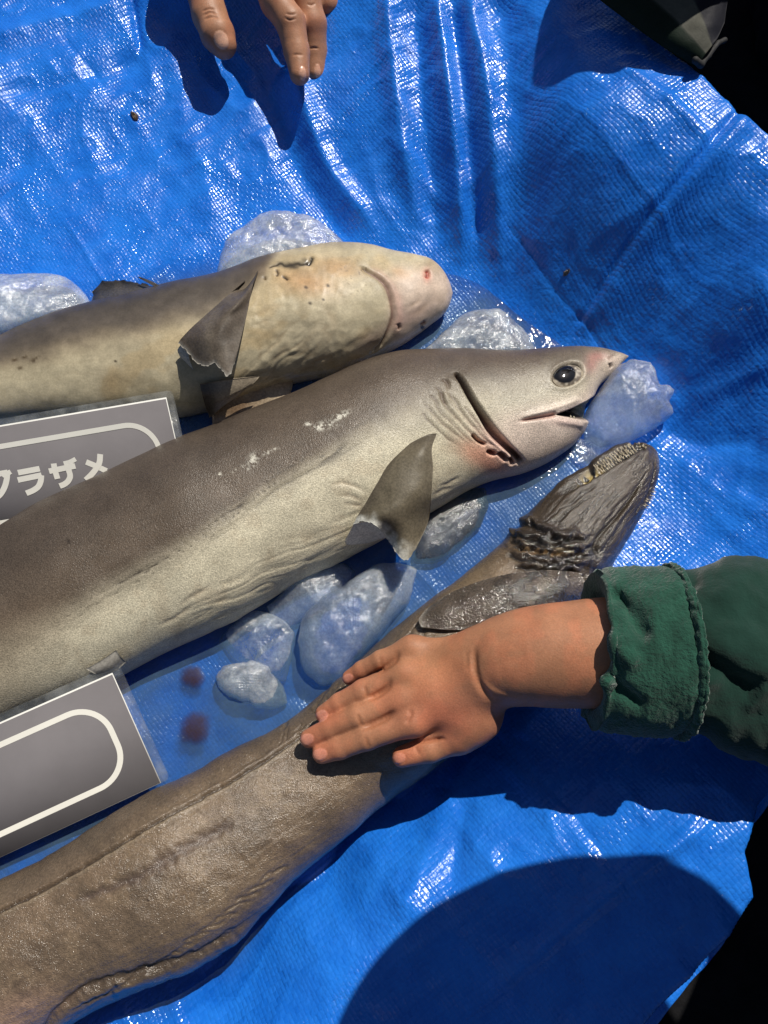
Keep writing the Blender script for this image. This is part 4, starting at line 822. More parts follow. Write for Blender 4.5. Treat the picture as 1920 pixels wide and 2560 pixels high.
def ice(poly, zb, ht, mk, label, sd):
    q = np.array(poly, float); qc = np.r_[q, q[:1]]; sm_ = crom(qc, 97)[:-1]; dl_ = np.r_[0, np.cumsum(np.linalg.norm(np.diff(qc, axis=0), axis=1))]; dl_ /= dl_[-1]
    tq_ = np.linspace(0, 1, 97)[:-1]; q = .3 * sm_ + .7 * np.stack([np.interp(tq_, dl_, qc[:, 0]), np.interp(tq_, dl_, qc[:, 1])], -1)
    nr = 34; na = len(q); r = np.linspace(1, 0, nr)
    ctr = q.mean(0)
    base = np.array([P(x, y, zb + ht * .45) for x, y in q]); cw = base.mean(0)
    prof = (1 - r ** 7.0) ** (1 / 2.0)
    W = cw[None, None] + (base - cw)[None] * r[:, None, None]
    ang = np.linspace(0, 2 * math.pi, na, endpoint=False)
    bumpy = .05 * fbm2(W[..., 0] * 35, W[..., 1] * 35, 2, sd) + .02 * fbm2(W[..., 0] * 190, W[..., 1] * 190, 2, sd + 5)
    rg_ = np.random.default_rng(sd); Rr = np.linalg.norm(base - cw, axis=1).mean(); slope = np.full(W.shape[:2], 1.0)
    for kf in range(6):                                  # broken faces
        aa = rg_.uniform(0, 2 * math.pi); dd = ((W[..., 0] - cw[0]) * math.cos(aa) + (W[..., 1] - cw[1]) * math.sin(aa)) / Rr
        slope = np.minimum(slope, rg_.uniform(1.0, 1.25) - rg_.uniform(.25, .75) * dd)
    slope = np.clip(slope, .05, 1)
    gz = tarp_z(W[..., 0], W[..., 1])
    zt = gz + zb + ht * (.30 + .70 * prof[:, None] * slope + bumpy * prof[:, None])
    T = W.copy(); T[..., 2] = zt
    j = .0012 * fbm2(np.cos(ang) * 3 + sd, np.sin(ang) * 3, 3, sd) ; rad = (base - cw) / (np.linalg.norm(base - cw, axis=1, keepdims=True) + 1e-9)
    T[:, :, :2] += (rad[:, :2] * j[:, None])[None] * r[:, None, None]
    lowr = np.array([1.0, .97, .88]); Bt = cw[None, None] + (T[0] - cw)[None] * lowr[:, None, None]
    g0 = tarp_z(Bt[..., 0], Bt[..., 1]); Bt[..., 2] = g0 + zb + np.array([.18 * ht, .06 * ht, .001])[:, None]
    G = np.concatenate([Bt[::-1], T]); n_, m_ = G.shape[:2]
    cb = np.r_[G[0].mean(0)[None]]
    f = grid_faces(n_, m_, True); k = n_ * m_
    fan = np.stack([np.full(m_, k), (np.arange(m_) + 1) % m_, np.arange(m_)], -1)
    rimv = np.r_[np.full(3, .16), .26 * sst(.90, 1.0, r)]; rv = np.r_[np.repeat(rimv, m_), .2]
    o = mesh_obj('ice_chunk', np.r_[G.reshape(-1, 3), cb], [f, fan], IM[mk], col=np.repeat(rv[:, None], 3, 1))
    tag(o, label, 'ice', 'ice chunks around the sharks'); return o
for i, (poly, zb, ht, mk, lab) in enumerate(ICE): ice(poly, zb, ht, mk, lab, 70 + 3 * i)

# blood clots and specks on the sheet
M_blood = mat_stain('thin_blood', lin(60, 42, 38))
def clot(x, y, rx, ry, label, sd):
    nr, na = 12, 48; r = np.linspace(0, 1, nr)[:, None]; a = np.linspace(0, 2 * math.pi, na, endpoint=False)[None]
    wob = 1 + .34 * noise2(np.cos(a) * .9 + sd, np.sin(a) * .9 + .3 * sd, sd)
    W = P(x + rx * r * wob * np.cos(a), y + ry * r * wob * np.sin(a), WZ + .0012 + 0 * r * a); W[..., 2] += .0012 * (1 - r ** 2)
    o = mesh_obj('blood_clot', W.reshape(-1, 3), grid_faces(nr, na, True), M_blood, up=True, col=np.repeat((1 - r ** 2 + 0 * a)[..., None], 3, -1).reshape(-1, 3))
    tag(o, label, 'blood', 'blood clots in the melt water')
clot(486, 1818, 52, 42, 'larger brown-red blood clot in the melt water beside the blank card', 3); clot(488, 1690, 40, 34, 'smaller dark blood clot beside the small frosty ice lump', 8)
def speck(name, x, y, rx, ry, an, hh, label, colr):
    nr, na = 9, 20; r = np.linspace(1, 0, nr)[:, None]; a = np.linspace(0, 2 * math.pi, na, endpoint=False)[None]
    p0 = P(x, y, .03)
    for _ in range(5): p0 = P(x, y, tarp_z(p0[0], p0[1]))
    s = float(proj(p0)[2]) / F; ca, sa = math.cos(an), math.sin(an)
    lx = rx * s * r * np.cos(a) * (1 + .2 * np.cos(3 * a)); ly = ry * s * r * np.sin(a)
    W = np.stack([p0[0] + lx * ca - ly * sa, p0[1] + lx * sa + ly * ca, tarp_z(p0[0] + lx, p0[1] + ly) + hh * np.sqrt(np.clip(1 - r ** 2, 0, 1)) * (1 + .3 * np.cos(2 * a + 1)) + .0004], -1)
    tag(mesh_obj(name, W.reshape(-1, 3), grid_faces(nr, na, True), mat_plain('speck_' + name, colr, .35, .5, 500, .5, .0006, 900)), label, 'debris')
speck('pebble', 337, 292, 8, 13, .5, .003, 'tiny brown grain on the bare blue sheet', (.10, .065, .035))
speck('dirt_speck', 1472, 532, 9, 6, .2, .001, 'small brownish dirt fleck on the shaded slope of the sheet', (.10, .09, .09))

# ================================================================== NAME CARDS
M_grey = mat_plain('grey_print', lin(116, 113, 116), .75, .12, 35, .04)
M_white = mat_plain('white_print', (.90, .88, .80), .5, .25, 30, .03)
M_paper = mat_plain('white_card_edge', (.72, .72, .69), .5, .3, 30, .04)
M_film = mat_film()
class Card:
    """flat laminated card: three pixels with heights fix its plane; print is laid out in that plane"""
    def __init__(s, p0, p1, p2):                   # corner, point along the top edge, point down the right edge
        s.o = P(*p0); a = P(*p1) - s.o; b = P(*p2) - s.o
        s.ex = a / np.linalg.norm(a); nn = np.cross(b, a); s.n = nn / np.linalg.norm(nn)
        if s.n[2] < 0: s.n = -s.n
        s.ey = np.cross(s.n, s.ex); s.ey *= np.sign(np.dot(s.ey, b))
    def hit(s, px, py):                            # where the sight line meets the card
        d = P(px, py, 0.) - np.array((0, 0, H)); c0 = np.array((0, 0, H)); t = np.dot(s.o - c0, s.n) / np.dot(d, s.n); q = c0 + d * t - s.o
        return np.array((np.dot(q, s.ex), np.dot(q, s.ey)))
    def at(s, uv, h): 
        uv = np.asarray(uv); return s.o + uv[..., :1] * s.ex + uv[..., 1:2] * s.ey + h * s.n
    def slab(s, name, uv, h0, h1, mat, parent):
        uv = np.asarray(uv); k = len(uv); V = np.r_[s.at(uv, h1), s.at(uv, h0)]; i = np.arange(k); j = (i + 1) % k
        o = mesh_obj(name, V, [np.arange(k)[None], (np.arange(k)[::-1] + k)[None], np.stack([j, i, i + k, j + k], -1)], mat, parent, smooth=False); return o
    def ribbon(s, name, line, wd, h, mat, parent, closed=False, thick=.00012):
        q = np.asarray(line, float); t = np.gradient(q, axis=0) if not closed else np.roll(q, -1, 0) - np.roll(q, 1, 0)
        t /= np.linalg.norm(t, axis=1, keepdims=True) + 1e-12; nn = np.stack([-t[:, 1], t[:, 0]], -1) * wd / 2
        L_, R_ = q + nn, q - nn; k = len(q)
        V = np.concatenate([s.at(L_, h + thick), s.at(R_, h + thick)]); i = np.arange(k if closed else k - 1); j = (i + 1) % k
        return V, np.stack([i, j, j + k, i + k], -1)
def rrect(x0, y0, x1, y1, r, n=14):
    p = []
    for cx, cy, a0 in ((x1 - r, y0 + r, -90), (x1 - r, y1 - r, 0), (x0 + r, y1 - r, 90), (x0 + r, y0 + r, 180)):
        for i in range(n + 1):
            a = math.radians(a0 + 90 * i / n); p.append((cx + r * math.cos(a), cy + r * math.sin(a)))
    return np.array(p)
def card(name, label, p0, p1, p2, length, height, film, border_px, stroke, rad, tilt_grey=0):
    C = Card(p0, p1, p2); e = empty(name, C.at(np.array((length / 2, height)), 0)); tag(e, label, 'card', 'grey laminated name cards')
    C.slab('laminate_film', rrect(-film[0], -film[1], length, height + film[2], .004), -.0003, .0002, M_film, e)
    pp_ = C.slab('paper', np.array([(-.0006, -.0012), (length - .006, -.0012), (length - .006, height), (-.0006, height)]), .0003, .0006, M_paper, e)
    C.slab('grey_panel', np.array([(0, 0), (length - .007, 0), (length - .007, height - .0004), (0, height - .0004)]), .0007, .0009, M_grey, pp_)
    u0 = C.hit(*border_px[0])[0]; v0 = C.hit(*border_px[1])[1]; v1 = C.hit(*border_px[2])[1]
    V, f = C.ribbon('b', rrect(u0, v0, length - u0, v1, rad), stroke, .0010, M_white, e, True)
    mesh_obj('white_border', V, f, M_white, pp_, smooth=False, up=True)
    return C, pp_
# card with katakana, leaning on the belly-up shark; its right end runs under the middle shark
cA, eA = card('name_card', 'grey laminated card with white katakana lettering and white border', (415, 997, .066), (0, 1067, .062), (452, 1115, .046), .30, .115, (.0065, .0062, .004), ((400, 1128), (150, 1091), (30, 1302)), .0042, .024)
def k6(p): return cA.hit(.2893 * p[0], 960 + .2893 * p[1])
STROKES = [  # one list per character; points in the close-up of the card, with stroke width
 ([(-150, 780), (-130, 850), (-160, 900)], [(-140, 800), (70, 762), (62, 830), (40, 900), (0, 960), (-40, 990)], [(28, 768), (48, 800)], [(72, 745), (94, 782)]),
 ([(160, 765), (347, 730)], [(158, 828), (362, 786), (356, 840), (335, 885), (295, 915), (232, 942)]),
 ([(428, 752), (655, 706)], [(468, 685), (480, 745), (502, 818)], [(572, 662), (598, 740), (610, 800), (590, 840), (558, 865), (520, 880)], [(604, 652), (624, 690)], [(632, 638), (654, 672)]),
 ([(870, 604), (862, 680), (820, 750), (775, 800), (745, 828)], [(748, 672), (830, 706), (926, 750)])]
vv, ff, base = [], [], 0
for ch in STROKES:
    for stk in ch:
        pts = np.array([k6(p) for p in stk]); short = len(stk) == 2 and abs(stk[0][1] - stk[1][1]) < 46 and abs(stk[0][0] - stk[1][0]) < 40
        q = crom(pts, 18) if len(stk) > 2 and stk[0][0] > -145 and not (len(stk) == 6 and stk[0] in ((-140, 800), (158, 828))) else None
        if q is None:
            if len(stk) == 6: q = np.r_[pts[:1], pts[1:2] - (pts[1:2] - pts[:1]) * .02, crom(pts[1:], 16)[1:]]
            else: q = np.array([pts[0] + (pts[-1] - pts[0]) * t for t in np.linspace(0, 1, 6)])
        wdt = .0034 if short else .0046
        if len(stk) == 6:
            V, f = cA.ribbon('x', np.array([q[0] + (pts[1] - q[0]) * t for t in np.linspace(0, 1.01, 6)]), wdt, .0010, M_white, eA); vv.append(V); ff.append(f + base); base += len(V)
            V, f = cA.ribbon('x', crom(pts[1:], 16), wdt, .0011, M_white, eA)
        else: V, f = cA.ribbon('x', q, wdt, .0010 + .00003 * (len(vv) % 5), M_white, eA)
        vv.append(V); ff.append(f + base); base += len(V)
mesh_obj('white_lettering', np.concatenate(vv), np.concatenate(ff), M_white, eA, smooth=False, up=True)
# second card, only its empty right end in view
cB, eB = card('name_card', 'grey laminated card with blank white-bordered end beside the blood clots', (281, 1686, .045), (0, 1810, .045), (383, 1955, .018), .26, .0895, (.0075, .0070, .0003), ((290, 1850), (90, 1822), (120, 2030)), .0042, .024)

# ================================================================== HANDS
def surface_nets(Dg, org, h):
    s = Dg < 0; nx, ny, nz = Dg.shape
    cnt = np.zeros((nx - 1, ny - 1, nz - 1), np.int8); offs = [(i, j, k) for i in (0, 1) for j in (0, 1) for k in (0, 1)]
    for i, j, k in offs: cnt += s[i:nx - 1 + i, j:ny - 1 + j, k:nz - 1 + k]
    act = np.argwhere((cnt > 0) & (cnt < 8)); idx = np.full(cnt.shape, -1, np.int64); idx[tuple(act.T)] = np.arange(len(act))
    cv = np.stack([Dg[act[:, 0] + i, act[:, 1] + j, act[:, 2] + k] for i, j, k in offs], 1); O = np.array(offs, float)
    acc = np.zeros((len(act), 3)); num = np.zeros(len(act))
    for a in range(8):
        for b in range(a + 1, 8):
            if np.abs(O[a] - O[b]).sum() != 1: continue
            m = (cv[:, a] < 0) != (cv[:, b] < 0); t = cv[m, a] / (cv[m, a] - cv[m, b]); acc[m] += O[a] + t[:, None] * (O[b] - O[a]); num[m] += 1
    Vv = org + h * (act + acc / num[:, None]); fs = []
    for ax in range(3):
        sl0 = [slice(None)] * 3; sl1 = [slice(None)] * 3; sl0[ax] = slice(0, -1); sl1[ax] = slice(1, None)
        ch = s[tuple(sl0)] != s[tuple(sl1)]; e = np.argwhere(ch); b, c_ = (ax + 1) % 3, (ax + 2) % 3
        e = e[(e[:, b] > 0) & (e[:, c_] > 0) & (e[:, b] < Dg.shape[b] - 1) & (e[:, c_] < Dg.shape[c_] - 1)]
        q = []
        for db, dc in ((-1, -1), (0, -1), (0, 0), (-1, 0)):
            t = e.copy(); t[:, b] += db; t[:, c_] += dc; q.append(idx[tuple(t.T)])
        q = np.stack(q, 1); fl = s[tuple(e.T)]; q[~fl] = q[~fl][:, ::-1]; fs.append(q[(q >= 0).all(1)])
    return Vv, np.concatenate(fs)
class SDF:
    def __init__(s, lo, hi, h):
        s.lo = np.array(lo, float); s.h = h; s.n = np.ceil((np.array(hi) - s.lo) / h).astype(int) + 1; s.D = np.full(s.n, .05, np.float32)
        s.ax = [s.lo[i] + h * np.arange(s.n[i]) for i in range(3)]
    def prim(s, fn, lo, hi, k, mode='add', pad=.012):
        i0 = np.clip(((np.array(lo) - pad - s.lo) / s.h).astype(int), 0, s.n); i1 = np.clip(((np.array(hi) + pad - s.lo) / s.h).astype(int) + 2, 0, s.n)
        if (i1 <= i0).any(): return
        sl = tuple(slice(a, b) for a, b in zip(i0, i1))
        x = s.ax[0][sl[0]][:, None, None]; y = s.ax[1][sl[1]][None, :, None]; z = s.ax[2][sl[2]][None, None, :]
        d = fn(x, y, z).astype(np.float32); a = s.D[sl]
        if mode == 'add':
            hh = np.clip(.5 + .5 * (a - d) / k, 0, 1); s.D[sl] = a * (1 - hh) + d * hh - k * hh * (1 - hh)
        else:
            d = -d; hh = np.clip(.5 - .5 * (a - d) / k, 0, 1); s.D[sl] = a * (1 - hh) + d * hh + k * hh * (1 - hh)
    def cap(s, a, b, ra, rb, k=.004, mode='add', sq=1.0):
        a = np.array(a, float); b = np.array(b, float); ab = b - a; q = ab @ ab + 1e-12
        def fn(x, y, z):
            t = np.clip(((x - a[0]) * ab[0] + (y - a[1]) * ab[1] + (z - a[2]) * ab[2]) / q, 0, 1)
            return np.sqrt((x - a[0] - t * ab[0]) ** 2 + (y - a[1] - t * ab[1]) ** 2 + ((z - a[2] - t * ab[2]) / sq) ** 2) - (ra + t * (rb - ra))
        R = max(ra, rb); s.prim(fn, np.minimum(a, b) - R, np.maximum(a, b) + R, k, mode)
    def chain(s, pts, k=.004, sq=1.0):
        for p, q in zip(pts[:-1], pts[1:]): s.cap(p[:3], q[:3], p[3], q[3], k, 'add', sq)
    def ell(s, c, r, k=.006, mode='add', rot=0.):
        c = np.array(c, float); r = np.array(r, float); ca, sa = math.cos(rot), math.sin(rot)
        def fn(x, y, z):
            dx, dy = x - c[0], y - c[1]; u = (dx * ca + dy * sa) / r[0]; v = (-dx * sa + dy * ca) / r[1]; w = (z - c[2]) / r[2]
            l = np.sqrt(u * u + v * v + w * w); return (l - 1) * r.min()
        s.prim(fn, c - r.max(), c + r.max(), k, mode)
    def mesh(s, it=1):
        V, f = surface_nets(s.D, s.lo, s.h)
        for _ in range(it):
            acc = np.zeros_like(V); cn = np.zeros(len(V))
            for a, b in ((0, 1), (1, 2), (2, 3), (3, 0)):
                np.add.at(acc, f[:, a], V[f[:, b]]); np.add.at(cn, f[:, a], 1); np.add.at(acc, f[:, b], V[f[:, a]]); np.add.at(cn, f[:, b], 1)
            V = V * .5 + .5 * acc / np.maximum(cn, 1)[:, None]
        return V, f
def vnormals(V, f):
    fn = np.cross(V[f[:, 2]] - V[f[:, 0]], V[f[:, 3]] - V[f[:, 1]]); n = np.zeros_like(V)
    for i in range(4): np.add.at(n, f[:, i], fn)
    return n / (np.linalg.norm(n, axis=1, keepdims=True) + 1e-15)
def PR(px, py, z, rpx):                             # joint: pixel, height, radius in pixels -> place and radius in metres
    p = P(px, py, z); return (p[0], p[1], p[2], rpx * float(proj(p)[2]) / F)
M_flesh = mat_skin('skin', grain=.10, gscale=800, bscale=900, bdist=.00022, bstr=.7, rough=(.46, .6), spec=.32, sss=.08)

def finish_hand(V, f, creases, nails, base, rosy, extra=None):
    n = vnormals(V, f); U, Vp, _ = proj(V); upm = n[:, 2] > -.1; D = np.zeros(len(V)); c = np.zeros((len(V), 3)) + base
    c = mixc(c, lin(*rosy), .35 * sst(-.2, .6, fbm2(U / 60, Vp / 60, 3, 77)))
    for pts, wd, dp, dk in creases:
        d, m = groove(U, Vp, upm, pts, wd, dp, (.3, .3), res=12); D += d; c = mixc(c, base * np.array((.72, .60, .52)), dk * m)
    wet = np.full(len(V), .1)
    for x, y, rx, ry, an, tint in nails:
        a = math.radians(an); dx, dy = U - x, Vp - y; q = np.hypot((dx * math.cos(a) + dy * math.sin(a)) / rx, (-dx * math.sin(a) + dy * math.cos(a)) / ry)
        m = sst(1.05, .90, q) * upm; D += upm * (.00015 * m - .00022 * np.exp(-((q - 1.06) / .16) ** 2)); c = mixc(c, lin(*tint), .85 * m); wet = np.maximum(wet, .75 * m)
    if extra: c = extra(c, U, Vp)
    return V + n * D[:, None], np.concatenate([c, wet[:, None]], -1)

# ---- the child's hand, resting on the frilled shark
def on3(px, py, rpx, dz=0.):                        # joint lying on the shark's back
    z = top3(px, py)[2]; 
    for _ in range(3):
        p = P(px, py, z + .8 * rpx * .5 / F); z2 = top3(px, py)[2] + px2m(px, py, z, rpx) * .9 + dz
    return PR(px, py, z2, rpx)
S = SDF((-.10, -.01, .045), (.30, .20, .23), .0009)
zt = lambda px, py: top3(px, py)[2]
zk = zt(960, 1760)                                   # height of the back of the shark beneath the knuckles
fingers = [
 [(1030, 1622, zk + .024, 28), (952, 1650, zk + .018, 24), (905, 1674, zk + .010, 21.5), (874, 1694, zk + .004, 19)],
 [(1012, 1684, zk + .027, 31), (908, 1727, zk + .020, 28.5), (850, 1758, zk + .012, 25.5), (810, 1784, zk + .006, 22)],
 [(1008, 1746, zk + .028, 32), (898, 1790, zk + .021, 30), (825, 1821, zk + .013, 27), (773, 1846, zk + .007, 23.5)],
 [(1030, 1802, zk + .027, 36), (918, 1841, zk + .019, 33.5), (850, 1867, zk + .012, 30.5), (806, 1883, zk + .008, 26)],
 [(1190, 1785, zk + .018, 62), (1140, 1838, zk + .014, 46), (1075, 1871, zk + .014, 34), (1005, 1892, zk + .011, 26)]]
for fg in fingers: S.chain([PR(*p) for p in fg], .0022)
# palm: metacarpals fanning from the wrist, filled between
wr = (1235, 1668, zk + .034)
for (x, y, z, r_) in ((1030, 1622, zk + .024, 26), (1010, 1690, zk + .026, 30), (1008, 1752, zk + .026, 31), (1040, 1800, zk + .025, 33)):
    S.cap(PR(x, y, z, r_)[:3], PR(wr[0] - 20, wr[1] + .35 * (y - 1700), wr[2] - .004, 40)[:3], PR(x, y, z, r_)[3], px2m(wr[0], wr[1], wr[2], 52), .010)
S.cap(PR(1090, 1720, zk + .024, 60)[:3], PR(1170, 1690, zk + .026, 70)[:3], px2m(1090, 1720, zk, 62), px2m(1170, 1690, zk, 74), .012)
S.cap(PR(1165, 1785, zk + .016, 50)[:3], PR(1195, 1700, zk + .024, 60)[:3], px2m(1165, 1785, zk, 72), px2m(1195, 1700, zk, 72), .012)   # ball of the thumb
S.chain([PR(1215, 1660, zk + .034, 86), PR(1262, 1648, zk + .040, 92), PR(1330, 1640, zk + .045, 108), PR(1420, 1636, zk + .050, 117), PR(1520, 1630, zk + .056, 122), PR(1640, 1620, zk + .062, 128)], .014)
Vh, fh = S.mesh(2)
q5 = lambda L_: [(700 + .422 * x, 1500 + .422 * y) for x, y in L_]
cre = [(q5([(585, 330), (600, 370), (590, 400)]), 5, .0006, .45), (q5([(490, 500), (510, 545), (520, 590)]), 5, .0007, .5), (q5([(455, 665), (468, 705), (490, 760)]), 5, .0007, .5), (q5([(500, 800), (515, 840), (530, 885)]), 5, .0006, .45), (q5([(800, 860), (815, 900), (830, 925)]), 5, .0005, .35),
       (q5([(700, 290), (690, 340), (640, 390), (560, 440)]), 7, .0016, .4), (q5([(660, 450), (640, 510), (580, 560), (500, 600)]), 7, .0016, .4), (q5([(690, 640), (640, 690), (560, 735), (470, 770)]), 7, .0016, .45), (q5([(780, 640), (770, 690), (740, 740)]), 6, .0012, .35), (q5([(990, 820), (900, 830), (830, 838), (780, 850)]), 5, .0022, .6),
       (q5([(1160, 250), (1150, 350), (1165, 460), (1215, 550), (1280, 610)]), 9, .0020, .35), (q5([(1110, 280), (1105, 360), (1120, 440)]), 8, .0006, .15)]
nl = [(868, 1697, 16, 12, -30, (226, 166, 146)), (803, 1790, 18, 14, -30, (228, 168, 148)), (766, 1849, 19, 15, -22, (228, 168, 148)), (799, 1886, 19, 16, -18, (226, 164, 142)), (996, 1896, 18, 14, -12, (220, 156, 132))]
skin_c = lin(174, 122, 92)
def exc(c, U, V):
    c = mixc(c, lin(206, 118, 92), .5 * blob(U, V, 1110, 1790, 110, 60, 0)); c = mixc(c, lin(176, 122, 84), .35 * blob(U, V, 1080, 1660, 110, 60, -20))
    for x, y in ((872, 1697), (806, 1792), (770, 1850), (805, 1884), (1000, 1896)): c = mixc(c, lin(214, 122, 92), .45 * blob(U, V, x, y, 42, 30, -20))
    return c
Vh, ch_ = finish_hand(Vh, fh, cre, nl, skin_c, (206, 126, 92), exc)
child = empty('person', P(2500, 1700, -.02) * np.array([1, 1, 0]))
tag(child, 'child in a green fleece stroking the frilled shark with a bare hand', 'person')
mesh_obj('hand_and_forearm', Vh, fh, M_flesh, child, ch_)

# ---- fleece sleeve with a loose turned cuff
M_fleece = mat_plain('green_fleece', lin(34, 76, 62), .95, .15, 90, .25, .0018, 520, sheen=.35)
M_fleece2 = mat_plain('green_fleece_smooth', lin(26, 55, 47), .95, .12, 60, .14, .0007, 500, sheen=.25)
def loft(name, st, na, mat, parent, dispf=None, sub=8):
    """rings: (px, py, z, ry_px, rz_px, lean) - a tube seen from above running roughly along +x"""
    q = crom(np.asarray(st, float), len(st) * sub); W = np.zeros((len(q), na, 3)); th = np.linspace(0, 2 * math.pi, na, endpoint=False)
    for i, (px, py, z, ry, rz, lean) in enumerate(q):
        p = P(px, py, z); s = float(proj(p)[2]) / F; c, si = np.cos(th), np.sin(th)
        W[i, :, 0] = p[0] + lean * s * c; W[i, :, 1] = p[1] + ry * s * c; W[i, :, 2] = p[2] + rz * s * si
    nn = grid_normals(W, True); o = np.sign(((W - W.mean(1, keepdims=True)) * nn).sum(-1, keepdims=True)); nn *= np.where(o == 0, 1, o)
    if dispf is not None: u, v, _ = proj(W); W = W + nn * dispf(u, v, np.repeat(th[None], len(q), 0), np.linspace(0, 1, len(q))[:, None], W)[..., None]
    return mesh_obj(name, W.reshape(-1, 3), grid_faces(len(q), na, True), mat, parent)
za = zk + .054
def cuffd(u, v, th, t, W):
    d = .0004 * fbm2(u / 9, v / 9, 3, 3) + .0018 * fbm2(u / 90, v / 90, 2, 4)
    up_ = np.sin(th) > -.3
    g, m = groove(u, v, up_, [(1530, 1470), (1580, 1530), (1625, 1610)], [12, 26, 16], .0065, (.1, .2)); d += g
    g, m = groove(u, v, up_, [(1470, 1660), (1540, 1720), (1620, 1770)], [10, 20, 12], .005, (.1, .2)); d += g
    g, m = groove(u, v, up_, [(1490, 1560), (1545, 1620), (1600, 1680)], [16, 26, 18], -.004, (.2, .2)); d += g
    return d
cuff = loft('cuff', [(1640, 1615, za + .012, 120, 110, 0), (1560, 1622, za + .006, 125, 112, 6), (1500, 1622, za + .002, 140, 125, 12), (1484, 1620, za, 172, 150, 16), (1482, 1620, za, 186, 160, 16), (1496, 1620, za + .001, 198, 172, 14), (1560, 1620, za + .006, 206, 180, 8), (1630, 1622, za + .012, 208, 182, 2), (1676, 1624, za + .015, 204, 178, 0), (1690, 1625, za + .016, 190, 168, 0), (1692, 1625, za + .017, 170, 150, 0)], 150, M_fleece, child, cuffd, 10)
loft('cuff_seam', [(1672, 1624, za + .015, 200, 176, 0), (1676, 1624, za + .015, 212, 187, 0), (1683, 1624, za + .0155, 215, 190, 0), (1690, 1624, za + .016, 212, 187, 0), (1694, 1624, za + .016, 196, 172, 0)], 180, M_fleece, cuff, lambda u, v, th, t, W: .0006 * np.abs(np.sin(th * 60)) + .0008 * fbm2(u / 10, v / 10, 2, 6), 5)
def slv(u, v, th, t, W):
    d = .004 * fbm2(u / 140, v / 110, 3, 12) + .0004 * fbm2(u / 10, v / 10, 2, 13)
    g, m = groove(u, v, np.sin(th) > -.4, [(1690, 1490), (1720, 1460), (1760, 1440)], 20, .004, (.1, .3)); d += g
    g, m = groove(u, v, np.sin(th) > -.4, [(1690, 1640), (1780, 1660), (1900, 1740)], [18, 30, 34], .008, (.1, .1)); d += g
    return d
loft('sleeve', [(1650, 1622, za + .010, 170, 150, 0), (1690, 1622, za + .011, 186, 166, 0), (1720, 1624, za + .012, 196, 174, 0), (1790, 1630, za + .012, 222, 186, 0), (1900, 1646, za + .012, 258, 190, 0), (2040, 1660, za + .018, 276, 195, 0), (2250, 1640, za + .040, 262, 205, 0), (2500, 1580, za + .085, 240, 205, 0)], 140, M_fleece2, child, slv, 14)
# the rest of the child: crouching at the basin's edge and leaning in, just outside the picture
M_black = mat_plain('black_cotton', (.006, .006, .007), .9, .12, 60, .3, .001, 300)
M_hair = mat_plain('black_hair', (.010, .008, .007), .45, .4, 300, .4, .001, 900)
def sdf_obj(name, lo, hi, h, build, mat, parent, rough=0., sd=5, col=None, it=2):
    B = SDF(lo, hi, h); build(B); V, f = B.mesh(it)
    if rough: V = V + vnormals(V, f) * (rough * fbm2(V[:, 0] * 16 + V[:, 2] * 7, V[:, 1] * 16 + V[:, 2] * 11, 3, sd))[:, None]
    return mesh_obj(name, V, f, mat, parent, None if col is None else np.repeat(np.r_[col, .1][None], len(V), 0))
sh = P(2480, 1572, za + .082)
def torso(B):
    s2 = np.array((.46, .04, .29))
    B.cap(sh, s2, .058, .072, .03); B.cap(s2, (.38, -.02, .37), .075, .060, .03)
    B.cap(s2, (.47, -.14, .28), .085, .085, .04); B.cap((.43, -.05, .32), (.60, -.16, .13), .105, .125, .05)
    B.chain([(.47, -.16, .28, .06), (.44, -.26, .18, .05), (.38, -.22, .12, .045)], .03)
sdf_obj('jacket', (.22, -.36, -.03), (.78, .20, .48), .006, torso, M_fleece2, child, .006)
def legs(B):
    for sy in (-.06, .09): B.chain([(.64, -.16 + sy * .6, .13, .085), (.47, -.08 + sy, .19, .068), (.60, -.10 + sy, .03, .05)], .02)
sdf_obj('trousers', (.33, -.36, -.03), (.78, .18, .32), .007, legs, M_black, child)
HC = np.array((.270, .038, .455))                     # middle of the head
def head(B):
    B.ell(HC, (.068, .082, .075), .02); B.ell(HC + (-.012, .025, -.045), (.050, .052, .045), .02)      # skull, lower face
    B.ell(HC + (-.018, .082, -.022), (.011, .014, .012), .01); B.ell(HC + (-.022, .062, -.062), (.020, .012, .008), .008)   # nose, lips
    for s_ in (-1, 1): B.ell(HC + (s_ * .070, .004, -.012), (.010, .018, .024), .008); B.ell(HC + (-.012 + s_ * .028, .078, -.004), (.012, .008, .008), .006, 'cut')
    B.cap(HC + (.01, -.02, -.03), (.37, -.02, .36), .036, .040, .02)
sdf_obj('head', (.12, -.10, .28), (.46, .20, .58), .004, head, M_flesh, child, col=skin_c)
sdf_obj('hair', (.12, -.10, .36), (.42, .18, .60), .004, lambda B: (B.ell(HC + (.006, -.014, .016), (.076, .088, .076), .01), B.ell(HC + (-.016, .075, -.050), (.080, .060, .055), .02, 'cut')), M_hair, child, .004)
# straw sun hat, unseen: sized and placed to cast the wide front shadow
na, nr = 150, 40; a_ = np.linspace(0, 2 * math.pi, na, endpoint=False)[None]; rr = np.r_[np.linspace(0, .088, 14), np.linspace(.092, .152, 26)][:, None]
hz = np.where(rr < .088, .062 * np.sqrt(np.clip(1 - (rr / .092) ** 4, 0, 1)), .012 - .16 * (rr - .088)) + .003 * np.sin(a_ * 3 + 1) * (rr / .15)
hat = np.stack([HC[0] + rr * np.cos(a_), HC[1] + rr * np.sin(a_), HC[2] + .032 + hz], -1); hf = grid_faces(nr, na, True)
ho = mesh_obj('straw_hat', hat.reshape(-1, 3), hf, mat_plain('straw', (.42, .33, .18), .8, .2, 200, .25, .001, 500), child)
md = ho.modifiers.new('thickness', 'SOLIDIFY'); md.thickness = .003

